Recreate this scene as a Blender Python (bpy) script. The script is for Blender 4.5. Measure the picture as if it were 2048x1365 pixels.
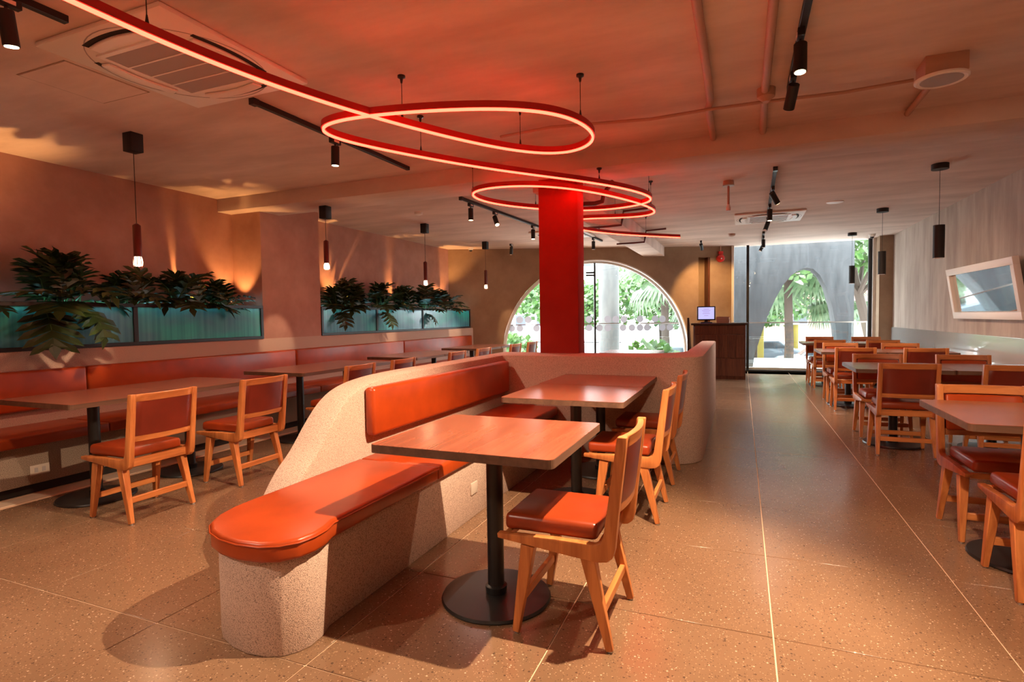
import bpy, bmesh, math, random
from mathutils import Vector, Matrix
random.seed(7)
PI = math.pi
for o in list(bpy.data.objects):
    bpy.data.objects.remove(o, do_unlink=True)
scene = bpy.context.scene
COL = scene.collection

# ------------------------------------------------------------------ camera
cam_d = bpy.data.cameras.new('camera'); cam = bpy.data.objects.new('camera', cam_d); COL.objects.link(cam)
F_PX = 1117.11; YAW = -0.390784; PITCH = 0.04320027; ROLL = 0.01436752
cam_d.sensor_width = 36.0; cam_d.lens = F_PX * 36.0 / 2048.0; cam_d.clip_start = 0.05; cam_d.clip_end = 400
fwd = Vector((math.sin(YAW)*math.cos(PITCH), math.cos(YAW)*math.cos(PITCH), -math.sin(PITCH)))
rgt = Vector((math.cos(YAW), -math.sin(YAW), 0)); dwn = fwd.cross(rgt)
r2 = math.cos(ROLL)*rgt + math.sin(ROLL)*dwn; d2 = -math.sin(ROLL)*rgt + math.cos(ROLL)*dwn
m3 = Matrix((r2, -d2, -fwd)).transposed()
cam.matrix_world = Matrix.Translation((0, 0, 1.27)) @ m3.to_4x4()
scene.camera = cam

# ------------------------------------------------------------------ view, world, sun
scene.view_settings.view_transform = 'Standard'; scene.view_settings.look = 'None'
scene.view_settings.exposure = 0.27; scene.view_settings.gamma = 1.0
scene.view_settings.use_curve_mapping = False
cy = scene.cycles
cy.use_denoising = True
cy.max_bounces = 8; cy.diffuse_bounces = 4; cy.glossy_bounces = 4; cy.transmission_bounces = 6; cy.transparent_max_bounces = 12
cy.caustics_reflective = False; cy.caustics_refractive = False
cy.sample_clamp_indirect = 6.0; cy.sample_clamp_direct = 0.0
world = bpy.data.worlds.new('sky'); scene.world = world; world.use_nodes = True
wb = world.node_tree.nodes['Background']; wb.inputs[0].default_value = (0.90, 0.96, 1.0, 1); wb.inputs[1].default_value = 13.5
sun_d = bpy.data.lights.new('sun', 'SUN'); sun = bpy.data.objects.new('sun', sun_d); COL.objects.link(sun)
sun_d.energy = 5.0; sun_d.angle = math.radians(4); sun_d.color = (1, 0.95, 0.86)
sun.rotation_euler = (math.radians(52), 0, math.radians(152))
WARM = (1.0, 0.72, 0.48)
def portal(name, loc, rot, sx, sy):
    d = bpy.data.lights.new(name, 'AREA'); d.shape = 'RECTANGLE'; d.size = sx; d.size_y = sy
    d.cycles.is_portal = True
    o = bpy.data.objects.new(name, d); COL.objects.link(o); o.location = loc; o.rotation_euler = rot
ang_aw = math.atan2(2.56, 5.88)
portal('portal_tall_window', (1.2, 13.42, 1.36), (-PI/2, 0, 0), 2.7, 2.7)
portal('portal_arch', (-6.08+0.917*3.4-0.399*0.3, 10.72+0.399*3.4+0.917*0.3, 1.27), (-PI/2, 0, ang_aw), 4.1, 2.5)

# ------------------------------------------------------------------ materials
def new_mat(name):
    m = bpy.data.materials.new(name); m.use_nodes = True
    nt = m.node_tree; b = nt.nodes['Principled BSDF']
    return m, nt, b
def pmat(name, col, rough=0.5, metal=0.0, spec=0.5, coat=0.0, emit=None, estr=0.0):
    m, nt, b = new_mat(name)
    b.inputs['Base Color'].default_value = (*col, 1); b.inputs['Roughness'].default_value = rough
    b.inputs['Metallic'].default_value = metal; b.inputs['Specular IOR Level'].default_value = spec
    b.inputs['Coat Weight'].default_value = coat
    if emit:
        b.inputs['Emission Color'].default_value = (*emit, 1); b.inputs['Emission Strength'].default_value = estr
    return m
def N(nt, t, **kw):
    n = nt.nodes.new(t)
    for k, v in kw.items():
        if k in n.inputs: n.inputs[k].default_value = v
        else: setattr(n, k, v)
    return n
def ramp(nt, src, stops):
    r = nt.nodes.new('ShaderNodeValToRGB'); e = r.color_ramp.elements
    while len(e) < len(stops): e.new(0.5)
    for k, (p, c) in enumerate(stops):
        e[k].position = p; e[k].color = (*c, 1) if len(c) == 3 else c
    nt.links.new(src, r.inputs[0]); return r
def coords(nt, kind='Position', scale=(1, 1, 1)):
    if kind == 'Position':
        s = nt.nodes.new('ShaderNodeNewGeometry').outputs['Position']
    else:
        s = nt.nodes.new('ShaderNodeTexCoord').outputs[kind]
    mp = nt.nodes.new('ShaderNodeMapping'); mp.inputs['Scale'].default_value = scale
    nt.links.new(s, mp.inputs[0]); return mp.outputs[0]
def bump(nt, b, h, strength=0.3, dist=0.01):
    bp = nt.nodes.new('ShaderNodeBump'); bp.inputs['Strength'].default_value = strength; bp.inputs['Distance'].default_value = dist
    nt.links.new(h, bp.inputs['Height']); nt.links.new(bp.outputs[0], b.inputs['Normal'])
def plaster(name, c1, c2, scale=(1.1, 1.1, 1.1), rough=0.85, fine=60):
    m, nt, b = new_mat(name)
    v = coords(nt, 'Position', scale)
    n1 = N(nt, 'ShaderNodeTexNoise', Scale=1.6, Detail=6.0, Roughness=0.62); nt.links.new(v, n1.inputs['Vector'])
    r = ramp(nt, n1.outputs[0], [(0.36, c1), (0.66, c2)])
    nt.links.new(r.outputs[0], b.inputs['Base Color'])
    b.inputs['Roughness'].default_value = rough; b.inputs['Specular IOR Level'].default_value = 0.25
    n2 = N(nt, 'ShaderNodeTexNoise', Scale=float(fine), Detail=3.0); nt.links.new(coords(nt), n2.inputs['Vector'])
    bump(nt, b, n2.outputs[0], 0.12, 0.004)
    return m
def stucco(name, c, dark, speck=0.36):
    m, nt, b = new_mat(name)
    v = coords(nt)
    n = N(nt, 'ShaderNodeTexNoise', Scale=260.0, Detail=2.0, Roughness=0.6); nt.links.new(v, n.inputs['Vector'])
    r = ramp(nt, n.outputs[0], [(speck, dark), (speck+0.13, c), (0.72, tuple(min(1, x*1.15) for x in c))])
    nt.links.new(r.outputs[0], b.inputs['Base Color']); b.inputs['Roughness'].default_value = 0.9
    b.inputs['Specular IOR Level'].default_value = 0.2
    bump(nt, b, n.outputs[0], 0.55, 0.006)
    return m
def wood(name, c1, c2, axis='Y', rough=0.38, scale=1.0, spec=0.4):
    m, nt, b = new_mat(name)
    sc = {'X': (1.2, 16, 16), 'Y': (16, 1.2, 16), 'Z': (16, 16, 1.2)}[axis]
    v = coords(nt, 'Object', tuple(x*scale for x in sc))
    oi = nt.nodes.new('ShaderNodeObjectInfo'); ad = nt.nodes.new('ShaderNodeVectorMath'); ad.operation = 'ADD'
    mu = nt.nodes.new('ShaderNodeVectorMath'); mu.operation = 'SCALE'; mu.inputs[3].default_value = 13.0
    cb = nt.nodes.new('ShaderNodeCombineXYZ')
    for k in range(3): nt.links.new(oi.outputs['Random'], cb.inputs[k])
    nt.links.new(cb.outputs[0], mu.inputs[0]); nt.links.new(v, ad.inputs[0]); nt.links.new(mu.outputs[0], ad.inputs[1])
    n = N(nt, 'ShaderNodeTexNoise', Scale=1.6, Detail=6.0, Roughness=0.6, Distortion=0.5); nt.links.new(ad.outputs[0], n.inputs['Vector'])
    r = ramp(nt, n.outputs[0], [(0.33, c1), (0.62, c2)])
    nt.links.new(r.outputs[0], b.inputs['Base Color']); b.inputs['Roughness'].default_value = rough
    b.inputs['Specular IOR Level'].default_value = spec
    return m
def leather(name, c, rough=0.36):
    m, nt, b = new_mat(name)
    v = coords(nt)
    n = N(nt, 'ShaderNodeTexNoise', Scale=5.0, Detail=4.0); nt.links.new(v, n.inputs['Vector'])
    r = ramp(nt, n.outputs[0], [(0.3, tuple(x*0.8 for x in c)), (0.7, tuple(min(1, x*1.12) for x in c))])
    nt.links.new(r.outputs[0], b.inputs['Base Color']); b.inputs['Roughness'].default_value = rough
    n2 = N(nt, 'ShaderNodeTexNoise', Scale=260.0, Detail=2.0); nt.links.new(v, n2.inputs['Vector'])
    bump(nt, b, n2.outputs[0], 0.08, 0.002)
    b.inputs['Specular IOR Level'].default_value = 0.45
    return m
def thin_glass(name, tint=(1, 1, 1), gloss=0.08, rough=0.0):
    m, nt, b = new_mat(name); nt.nodes.remove(b)
    tr = nt.nodes.new('ShaderNodeBsdfTransparent'); tr.inputs[0].default_value = (*tint, 1)
    gl = nt.nodes.new('ShaderNodeBsdfGlossy'); gl.inputs['Roughness'].default_value = rough
    mx = nt.nodes.new('ShaderNodeMixShader'); mx.inputs[0].default_value = gloss
    nt.links.new(tr.outputs[0], mx.inputs[1]); nt.links.new(gl.outputs[0], mx.inputs[2])
    nt.links.new(mx.outputs[0], nt.nodes['Material Output'].inputs[0]); return m

M = {}
M['wall'] = plaster('plaster_rose', (0.38, 0.195, 0.150), (0.50, 0.28, 0.22))
M['wall_grey'] = plaster('plaster_taupe', (0.36, 0.285, 0.24), (0.51, 0.425, 0.365), scale=(2.6, 2.6, 0.55))
M['wall_ochre'] = plaster('plaster_brown', (0.29, 0.195, 0.13), (0.38, 0.27, 0.185))
M['ceiling'] = plaster('plaster_ceiling', (0.61, 0.475, 0.41), (0.79, 0.635, 0.555), scale=(0.5, 1.7, 1))
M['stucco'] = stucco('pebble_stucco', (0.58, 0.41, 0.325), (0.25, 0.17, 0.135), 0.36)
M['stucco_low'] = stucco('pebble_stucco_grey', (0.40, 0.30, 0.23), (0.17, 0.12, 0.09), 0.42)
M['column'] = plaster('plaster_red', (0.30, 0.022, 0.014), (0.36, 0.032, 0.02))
M['leather'] = leather('leather_rust', (0.37, 0.048, 0.007), 0.32)
M['leather_seat_shaded'] = leather('leather_seat_shaded', (0.27, 0.036, 0.008), 0.30)  # rust leather taken partway down to stand in for shade on the seats
M['leather_dark'] = leather('leather_chair_shaded', (0.165, 0.020, 0.009), 0.30)  # dark back leather, lowered further to imitate backlit shade
M['oakX'] = wood('teak_x', (0.36, 0.105, 0.028), (0.58, 0.205, 0.060), 'X')
M['oakY'] = wood('teak_y', (0.36, 0.105, 0.028), (0.58, 0.205, 0.060), 'Y')
M['oakZ'] = wood('teak_z', (0.36, 0.105, 0.028), (0.58, 0.205, 0.060), 'Z')
M['top'] = wood('walnut_laminate', (0.225, 0.064, 0.034), (0.295, 0.093, 0.050), 'Y', rough=0.24, scale=0.6, spec=0.55)
M['top_edge'] = wood('walnut_edge', (0.10, 0.05, 0.032), (0.155, 0.08, 0.05), 'Y', rough=0.45)
M['black'] = pmat('black_metal', (0.012, 0.011, 0.011), 0.38)
M['black_matt'] = pmat('black_matt', (0.010, 0.010, 0.010), 0.6)
M['white'] = pmat('white_plastic', (0.90, 0.86, 0.82), 0.45)
M['white_grille'] = pmat('grille_plastic', (0.40, 0.35, 0.34), 0.6)
M['dark_gap'] = pmat('dark_gap', (0.02, 0.015, 0.012), 0.9)
M['steel'] = pmat('steel', (0.6, 0.6, 0.6), 0.3, 1.0)
M['conduit'] = pmat('painted_conduit', (0.50, 0.31, 0.235), 0.7)
M['pale'] = pmat('pale_frame', (0.70, 0.68, 0.64), 0.5)
M['wainscot'] = pmat('glossy_pale_panel', (0.50, 0.52, 0.52), 0.16, 0.0, 0.8, coat=0.6)
M['mirror'] = pmat('mirror_glass', (0.86, 0.90, 0.92), 0.03, 1.0)
M['grout'] = pmat('pale_grout', (0.66, 0.45, 0.30), 0.85)
M['strip'] = pmat('pale_stone_strip', (0.52, 0.40, 0.30), 0.6)
M['glass'] = thin_glass('clear_glass', (0.97, 0.99, 0.98), 0.05)
M['rail_glass'] = thin_glass('railing_glass', (0.90, 0.95, 0.96), 0.08)
def frosted():
    m, nt, b = new_mat('frosted_dot'); b.inputs['Base Color'].default_value = (0.10, 0.09, 0.09, 1); b.inputs['Roughness'].default_value = 0.9
    tl = nt.nodes.new('ShaderNodeBsdfTranslucent'); tl.inputs[0].default_value = (0.115, 0.10, 0.105, 1)
    mx = nt.nodes.new('ShaderNodeMixShader'); mx.inputs[0].default_value = 0.75
    nt.links.new(b.outputs[0], mx.inputs[1]); nt.links.new(tl.outputs[0], mx.inputs[2]); nt.links.new(mx.outputs[0], nt.nodes['Material Output'].inputs[0]); return m
M['dots'] = frosted()
M['red_plastic'] = pmat('red_plastic', (0.62, 0.02, 0.015), 0.3)
M['counter'] = wood('dark_mahogany', (0.060, 0.018, 0.010), (0.135, 0.045, 0.022), 'Z', rough=0.4)
M['counter_top'] = pmat('counter_top', (0.03, 0.015, 0.012), 0.3)
M['screen'] = pmat('lit_screen', (0.1, 0.1, 0.1), 0.3, emit=(0.50, 0.48, 0.90), estr=1.0)
M['screen_ink'] = pmat('screen_ink', (0.1, 0.1, 0.1), 0.3, emit=(0.40, 0.30, 0.62), estr=0.9)
M['neon'] = pmat('neon_core', (0.3, 0.02, 0.01), 0.5, emit=(1.0, 0.019, 0.0095), estr=26.0)
M['neon_body'] = pmat('neon_silicone', (0.50, 0.012, 0.012), 0.45)
M['bulb'] = pmat('pendant_glow', (0.9, 0.8, 0.7), 0.3, emit=(1.0, 0.62, 0.36), estr=6.0)
M['lens'] = pmat('spot_glow', (0.9, 0.8, 0.7), 0.3, emit=(1.0, 0.74, 0.42), estr=9.0)
M['led'] = pmat('planter_led', (0.5,0.8,0.8), 0.4, emit=(0.35, 0.85, 1.0), estr=8.0)
M['uplens'] = pmat('uplight_glow', (0.9,0.8,0.6), 0.4, emit=(1.0, 0.55, 0.2), estr=0.3)
M['pendant_red'] = pmat('oxblood_metal', (0.13, 0.025, 0.020), 0.35)
M['stem'] = pmat('petiole_green', (0.06, 0.12, 0.03), 0.5)
M['concrete'] = plaster('grey_concrete', (0.040, 0.043, 0.047), (0.075, 0.079, 0.085), scale=(3, 3, 0.5), rough=0.9)
M['concrete_pale'] = plaster('pale_concrete', (0.10, 0.105, 0.105), (0.14, 0.145, 0.14), scale=(2, 2, 0.6))
M['ext_white'] = pmat('white_render', (0.85, 0.85, 0.84), 0.9)
M['ext_pink'] = pmat('pink_render', (0.32, 0.19, 0.15), 0.9)
M['asphalt'] = pmat('asphalt', (0.16, 0.16, 0.165), 0.9)
M['pave'] = pmat('pale_paving', (0.62, 0.60, 0.58), 0.9)
M['trunk'] = pmat('bark', (0.045, 0.030, 0.022), 0.9)
M['yellow'] = pmat('yellow_paint', (0.26, 0.18, 0.015), 0.5)
M['car_white'] = pmat('car_paint_white', (0.30, 0.33, 0.36), 0.25, coat=0.5)
M['car_dark'] = pmat('car_paint_silver', (0.12, 0.14, 0.17), 0.25, coat=0.5)
M['car_glass'] = pmat('car_window', (0.03, 0.04, 0.05), 0.1)
M['tyre'] = pmat('tyre_rubber', (0.02, 0.02, 0.02), 0.8)
M['soil'] = pmat('potting_soil', (0.03, 0.02, 0.015), 0.95)
M['socket'] = pmat('beige_plastic', (0.56, 0.46, 0.38), 0.5)
M['books'] = pmat('menu_cover', (0.30, 0.06, 0.04), 0.6)
M['paper'] = pmat('paper_edge', (0.70, 0.55, 0.45), 0.8)
def leafmat(name, c1, c2, trans=0.25):
    m, nt, b = new_mat(name)
    v = coords(nt, 'Object')
    n = N(nt, 'ShaderNodeTexNoise', Scale=4.0, Detail=2.0); nt.links.new(v, n.inputs['Vector'])
    r = ramp(nt, n.outputs[0], [(0.35, c1), (0.65, c2)]); nt.links.new(r.outputs[0], b.inputs['Base Color'])
    b.inputs['Roughness'].default_value = 0.38
    tl = nt.nodes.new('ShaderNodeBsdfTranslucent'); nt.links.new(r.outputs[0], tl.inputs[0])
    mx = nt.nodes.new('ShaderNodeMixShader'); mx.inputs[0].default_value = trans
    nt.links.new(b.outputs[0], mx.inputs[1]); nt.links.new(tl.outputs[0], mx.inputs[2])
    nt.links.new(mx.outputs[0], nt.nodes['Material Output'].inputs[0]); return m
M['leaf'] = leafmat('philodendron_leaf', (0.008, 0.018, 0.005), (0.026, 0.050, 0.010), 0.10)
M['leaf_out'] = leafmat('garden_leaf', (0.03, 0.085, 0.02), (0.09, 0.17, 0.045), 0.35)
M['palm_leaf'] = leafmat('palm_leaf', (0.055, 0.11, 0.05), (0.13, 0.18, 0.10), 0.35)
# floor tiles: terrazzo
def terrazzo():
    m, nt, b = new_mat('terrazzo_tile')
    v = coords(nt)
    n = N(nt, 'ShaderNodeTexNoise', Scale=1.1, Detail=4.0); nt.links.new(v, n.inputs['Vector'])
    base = ramp(nt, n.outputs[0], [(0.3, (0.165, 0.092, 0.051)), (0.7, (0.220, 0.126, 0.072))])
    def chips(scale, thr, seed):
        vv = nt.nodes.new('ShaderNodeVectorMath'); vv.operation = 'ADD'; vv.inputs[1].default_value = (seed, seed*0.7, 0); nt.links.new(v, vv.inputs[0])
        vo = N(nt, 'ShaderNodeTexVoronoi', Scale=scale); nt.links.new(vv.outputs[0], vo.inputs['Vector'])
        wn = nt.nodes.new('ShaderNodeSeparateColor'); nt.links.new(vo.outputs['Color'], wn.inputs[0])
        ms = nt.nodes.new('ShaderNodeMath'); ms.operation = 'MULTIPLY'; ms.inputs[1].default_value = thr; nt.links.new(wn.outputs[0], ms.inputs[0])
        lt = nt.nodes.new('ShaderNodeMath'); lt.operation = 'LESS_THAN'; nt.links.new(vo.outputs['Distance'], lt.inputs[0]); nt.links.new(ms.outputs[0], lt.inputs[1])
        g = nt.nodes.new('ShaderNodeMath'); g.operation = 'GREATER_THAN'; g.inputs[1].default_value = 0.5; nt.links.new(wn.outputs[1], g.inputs[0])
        mm = nt.nodes.new('ShaderNodeMath'); mm.operation = 'MULTIPLY'; nt.links.new(lt.outputs[0], mm.inputs[0]); nt.links.new(g.outputs[0], mm.inputs[1])
        return mm.outputs[0]
    cur = base.outputs[0]
    for sc, thr, seed, c in ((66, 0.26, 0.0, (0.46, 0.32, 0.22)), (56, 0.28, 3.7, (0.085, 0.050, 0.032)), (120, 0.40, 7.1, (0.30, 0.185, 0.11)), (105, 0.40, 9.3, (0.12, 0.068, 0.04))):
        mx = nt.nodes.new('ShaderNodeMix'); mx.data_type = 'RGBA'; mx.inputs['B'].default_value = (*c, 1)
        mx.inputs[7].default_value = (*c, 1)
        nt.links.new(chips(sc, thr, seed), mx.inputs[0]); nt.links.new(cur, mx.inputs[6]); cur = mx.outputs[2]
    nt.links.new(cur, b.inputs['Base Color'])
    b.inputs['Roughness'].default_value = 0.24; b.inputs['Specular IOR Level'].default_value = 0.62
    return m
M['tile'] = terrazzo()
# reeded teal glass for the planters
def teal_glass():
    m, nt, b = new_mat('reeded_teal_glass'); 
    v = coords(nt, 'Position', (1, 1, 0.15))
    n = N(nt, 'ShaderNodeTexNoise', Scale=26.0, Detail=2.0); nt.links.new(coords(nt, 'Position', (0, 1, 0.02)), n.inputs['Vector'])
    r = ramp(nt, n.outputs[0], [(0.3, (0.06, 0.30, 0.46)), (0.7, (0.15, 0.55, 0.70))])
    n2 = N(nt, 'ShaderNodeTexNoise', Scale=1.1, Detail=3.0); nt.links.new(coords(nt, 'Position', (1, 1, 2.2)), n2.inputs['Vector'])
    r2 = ramp(nt, n2.outputs[0], [(0.45, (1.0, 1.0, 1.0)), (0.62, (0.6, 1.7, 1.15))])
    mm = nt.nodes.new('ShaderNodeMix'); mm.data_type = 'RGBA'; mm.blend_type = 'MULTIPLY'; mm.inputs[0].default_value = 1.0
    nt.links.new(r.outputs[0], mm.inputs[6]); nt.links.new(r2.outputs[0], mm.inputs[7])
    nt.links.new(mm.outputs[2], b.inputs['Base Color']); b.inputs['Roughness'].default_value = 0.16
    b.inputs['Specular IOR Level'].default_value = 0.8
    tr = nt.nodes.new('ShaderNodeBsdfTransparent'); tr.inputs[0].default_value = (0.12, 0.62, 0.62, 1)
    tl = nt.nodes.new('ShaderNodeBsdfTranslucent'); tl.inputs[0].default_value = (0.10, 0.60, 0.62, 1)
    m1 = nt.nodes.new('ShaderNodeMixShader'); m1.inputs[0].default_value = 0.45
    nt.links.new(tr.outputs[0], m1.inputs[1]); nt.links.new(tl.outputs[0], m1.inputs[2])
    m2 = nt.nodes.new('ShaderNodeMixShader'); m2.inputs[0].default_value = 0.35
    nt.links.new(b.outputs[0], m2.inputs[1]); nt.links.new(m1.outputs[0], m2.inputs[2])
    nt.links.new(m2.outputs[0], nt.nodes['Material Output'].inputs[0]); return m
M['teal'] = teal_glass()

# ------------------------------------------------------------------ mesh helpers
class MB:
    def __init__(s): s.v = []; s.f = []; s.mi = []
    def add(s, vs, fs, mi=0):
        n = len(s.v); s.v += [tuple(p) for p in vs]
        for f in fs: s.f.append(tuple(n+i for i in f)); s.mi.append(mi)
    def box(s, x0, x1, y0, y1, z0, z1, mi=0):
        s.add([(x0,y0,z0),(x1,y0,z0),(x1,y1,z0),(x0,y1,z0),(x0,y0,z1),(x1,y0,z1),(x1,y1,z1),(x0,y1,z1)],
              [(3,2,1,0),(4,5,6,7),(0,1,5,4),(1,2,6,5),(2,3,7,6),(3,0,4,7)], mi)
    def prism(s, pts, z0, z1, mi=0):           # polygon (x,y) counter-clockwise, extruded in z
        n = len(pts)
        vs = [(x,y,z0) for x,y in pts] + [(x,y,z1) for x,y in pts]
        s.add(vs, [tuple(range(n-1,-1,-1)), tuple(range(n,2*n))] + [(i,(i+1)%n,n+(i+1)%n,n+i) for i in range(n)], mi)
    def prism_x(s, pts, x0, x1, mi=0):         # polygon (y,z) extruded in x
        n = len(pts)
        vs = [(x0,y,z) for y,z in pts] + [(x1,y,z) for y,z in pts]
        s.add(vs, [tuple(range(n-1,-1,-1)), tuple(range(n,2*n))] + [(i,(i+1)%n,n+(i+1)%n,n+i) for i in range(n)], mi)
    def tube(s, pts, r, seg=8, mi=0, cap=True):
        pts = [Vector(p) for p in pts]; rings = []
        rr = r if isinstance(r, (list, tuple)) else [r]*len(pts)
        up = None
        for k, p in enumerate(pts):
            t = (pts[min(k+1,len(pts)-1)]-pts[max(k-1,0)]).normalized()
            if up is None:
                up = Vector((0,0,1)) if abs(t.z) < 0.9 else Vector((1,0,0))
            a = t.cross(up).normalized(); b_ = a.cross(t).normalized(); up = b_
            rings.append([p + rr[k]*(math.cos(2*PI*i/seg)*a + math.sin(2*PI*i/seg)*b_) for i in range(seg)])
        vs = [q for ring in rings for q in ring]; fs = []
        for k in range(len(rings)-1):
            for i in range(seg):
                j = (i+1) % seg; fs.append((k*seg+i, (k+1)*seg+i, (k+1)*seg+j, k*seg+j))
        if cap:
            fs.append(tuple(range(seg))); n = (len(rings)-1)*seg; fs.append(tuple(n+i for i in reversed(range(seg))))
        s.add(vs, fs, mi)
    def lathe(s, prof, seg=24, cx=0, cy=0, mi=0):
        vs = []; fs = []
        for r, z in prof:
            vs += [(cx+r*math.cos(2*PI*i/seg), cy+r*math.sin(2*PI*i/seg), z) for i in range(seg)]
        for k in range(len(prof)-1):
            for i in range(seg):
                j = (i+1) % seg; fs.append((k*seg+i, k*seg+j, (k+1)*seg+j, (k+1)*seg+i))
        n = len(prof)
        fs.append(tuple(reversed(range(seg)))); fs.append(tuple((n-1)*seg+i for i in range(seg)))
        s.add(vs, fs, mi)
    def bar(s, a, b, wa, wb, ha=None, hb=None, side=Vector((1,0,0)), mi=0):   # tapered square bar
        a = Vector(a); b = Vector(b); t = (b-a).normalized()
        p = (side - side.dot(t)*t).normalized(); q = t.cross(p)
        ha = ha or wa; hb = hb or wb
        vs = [a+sx*wa/2*p+sy*ha/2*q for sx,sy in ((-1,-1),(1,-1),(1,1),(-1,1))] + [b+sx*wb/2*p+sy*hb/2*q for sx,sy in ((-1,-1),(1,-1),(1,1),(-1,1))]
        s.add(vs, [(3,2,1,0),(4,5,6,7),(0,1,5,4),(1,2,6,5),(2,3,7,6),(3,0,4,7)], mi)
    def mesh(s, name, mats, bevel=0.0, seg=2, smooth=False, angle=40):
        me = bpy.data.meshes.new(name); me.from_pydata(s.v, [], s.f)
        for mm in (mats if isinstance(mats, (list, tuple)) else [mats]): me.materials.append(mm)
        for p, k in zip(me.polygons, s.mi): p.material_index = k
        bm = bmesh.new(); bm.from_mesh(me)
        bmesh.ops.recalc_face_normals(bm, faces=bm.faces)
        if bevel > 0:
            es = [e for e in bm.edges if len(e.link_faces) == 2 and e.calc_face_angle(0) > math.radians(25)]
            bmesh.ops.bevel(bm, geom=es, offset=bevel, segments=seg, profile=0.5, affect='EDGES', clamp_overlap=True)
        if smooth or bevel > 0:
            for f in bm.faces: f.smooth = True
            for e in bm.edges:
                if len(e.link_faces) == 2 and e.calc_face_angle(0) > math.radians(angle): e.smooth = False
        bm.to_mesh(me); bm.free(); me.update()
        return me
def link(name, me, parent=None, loc=None, rot=None):
    o = bpy.data.objects.new(name, me); COL.objects.link(o)
    if parent: o.parent = parent
    if loc is not None: o.location = loc
    if rot is not None: o.rotation_euler = rot
    return o
def obj(name, mb, mats, parent=None, bevel=0.0, seg=2, smooth=False, loc=None, rot=None, angle=40):
    return link(name, mb.mesh(name, mats, bevel, seg, smooth, angle), parent, loc, rot)
def tag(o, label, cat, group=None):
    o['label'] = label; o['category'] = cat
    if group: o['group'] = group
    return o
def thing(name, label, cat, loc=(0,0,0), rz=0.0, group=None):
    o = bpy.data.objects.new(name, None); COL.objects.link(o); o.location = loc; o.rotation_euler = (0,0,rz)
    o.empty_display_size = 0.1
    return tag(o, label, cat, group)
def struct(name, mb, mats, bevel=0.0, parent=None, smooth=False):
    o = obj(name, mb, mats, parent, bevel, smooth=smooth); o['kind'] = 'structure'; return o
def dup(src, loc, rz, label, group=None):
    def cp(s, par):
        c = s.copy(); COL.objects.link(c); c.parent = par
        for ch in kids.get(s.name, []): cp(ch, c)
        return c
    kids = {}
    def gather(s):
        kids[s.name] = list(s.children)
        for ch in s.children: gather(ch)
    gather(src)
    r = cp(src, None); r.location = loc; r.rotation_euler = (0,0,rz); r['label'] = label
    if group: r['group'] = group
    return r
def spot(name, loc, target, power, size_deg, col=WARM, blend=0.5, radius=0.03):
    d = bpy.data.lights.new(name, 'SPOT'); d.energy = power; d.spot_size = math.radians(size_deg); d.spot_blend = blend
    d.color = col; d.shadow_soft_size = radius
    o = bpy.data.objects.new(name, d); COL.objects.link(o); o.location = loc
    o.rotation_euler = (Vector(target)-Vector(loc)).to_track_quat('-Z', 'Y').to_euler(); return o
def point(name, loc, power, col=WARM, radius=0.05):
    d = bpy.data.lights.new(name, 'POINT'); d.energy = power; d.color = col; d.shadow_soft_size = radius
    o = bpy.data.objects.new(name, d); COL.objects.link(o); o.location = loc; return o

ZC = 2.755
# ------------------------------------------------------------------ floor with tiles
mb = MB(); mb.box(-6.1, 3.2, -4.2, 13.45, -0.25, -0.004); floor = struct('floor', mb, M['grout'])
def tile_mesh(w, d):
    t = MB(); t.box(-w/2, w/2, -d/2, d/2, -0.012, 0.0); return t.mesh('tile', M['tile'], 0.0012, 1)
G = 0.0055
tm = tile_mesh(0.8-G, 0.8-G)
for j in range(-3, 15):
    y = 1.555+0.8*j+0.4
    if y > 13.2: continue
    for i in range(-6, 4):
        x = 0.118+0.8*i+0.4
        if i == 3:
            if j == -3: tm_r = tile_mesh(0.2-G, 0.8-G)
            link('tile', tm_r, floor, (0.118+2.4+0.1, y, 0))
        else: link('tile', tm, floor, (x, y, 0))
tm_f = tile_mesh(0.8-G, 0.545-G)
for i in range(-6, 3): link('tile', tm_f, floor, (0.118+0.8*i+0.4, 12.755+0.2725, 0))
mb = MB(); mb.box(-4.86, -4.735, -1.2, 10.6, -0.004, 0.002)
struct('trim_1', mb, M['strip'])

# ------------------------------------------------------------------ shell
mb = MB(); mb.prism([(-6.1,-4.2),(3.2,-4.2),(3.2,13.5),(-0.25,13.5),(-6.1,10.95)], ZC, ZC+0.2); struct('ceiling', mb, M['ceiling'])
mb = MB(); mb.box(-6.0, 2.9, 5.0, 5.52, 2.60, ZC+0.01); struct('beam', mb, M['ceiling'], 0.006)
mb = MB(); mb.box(-2.01, -1.58, 5.5, 12.75, 2.555, ZC+0.01); struct('beam', mb, M['ceiling'], 0.006)
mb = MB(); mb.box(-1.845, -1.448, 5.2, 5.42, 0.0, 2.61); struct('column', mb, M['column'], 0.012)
YP0, YP1 = 5.2, 6.22                       # pilaster between the two planter niches
XF, XB = -5.45, -5.92
mb = MB()
mb.box(-6.15, XB, -4.2, 11.2, 0, ZC+0.05)
mb.box(XB-0.02, XF, YP0, YP1, 1.045, ZC+0.03)
mb.box(XB-0.02, XF, -4.2, 0.6, 1.045, ZC+0.03)
struct('wall_left', mb, M['wall'])
mb = MB(); mb.box(XB-0.02, XF, -4.2, 11.1, 0, 1.045); struct('trim_2', mb, M['stucco'])
mb = MB(); mb.box(2.72, 2.95, -4.2, 13.4, 0, ZC+0.05); struct('wall_right', mb, M['wall_grey'])
mb = MB(); mb.box(2.49, 2.74, 12.92, 13.4, 0, ZC+0.03); struct('trim_3', mb, M['wall_ochre'])
mb = MB(); mb.box(-6.15, 2.95, -4.4, -4.2, 0, ZC+0.05); struct('wall_back', mb, M['wall'])
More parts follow.
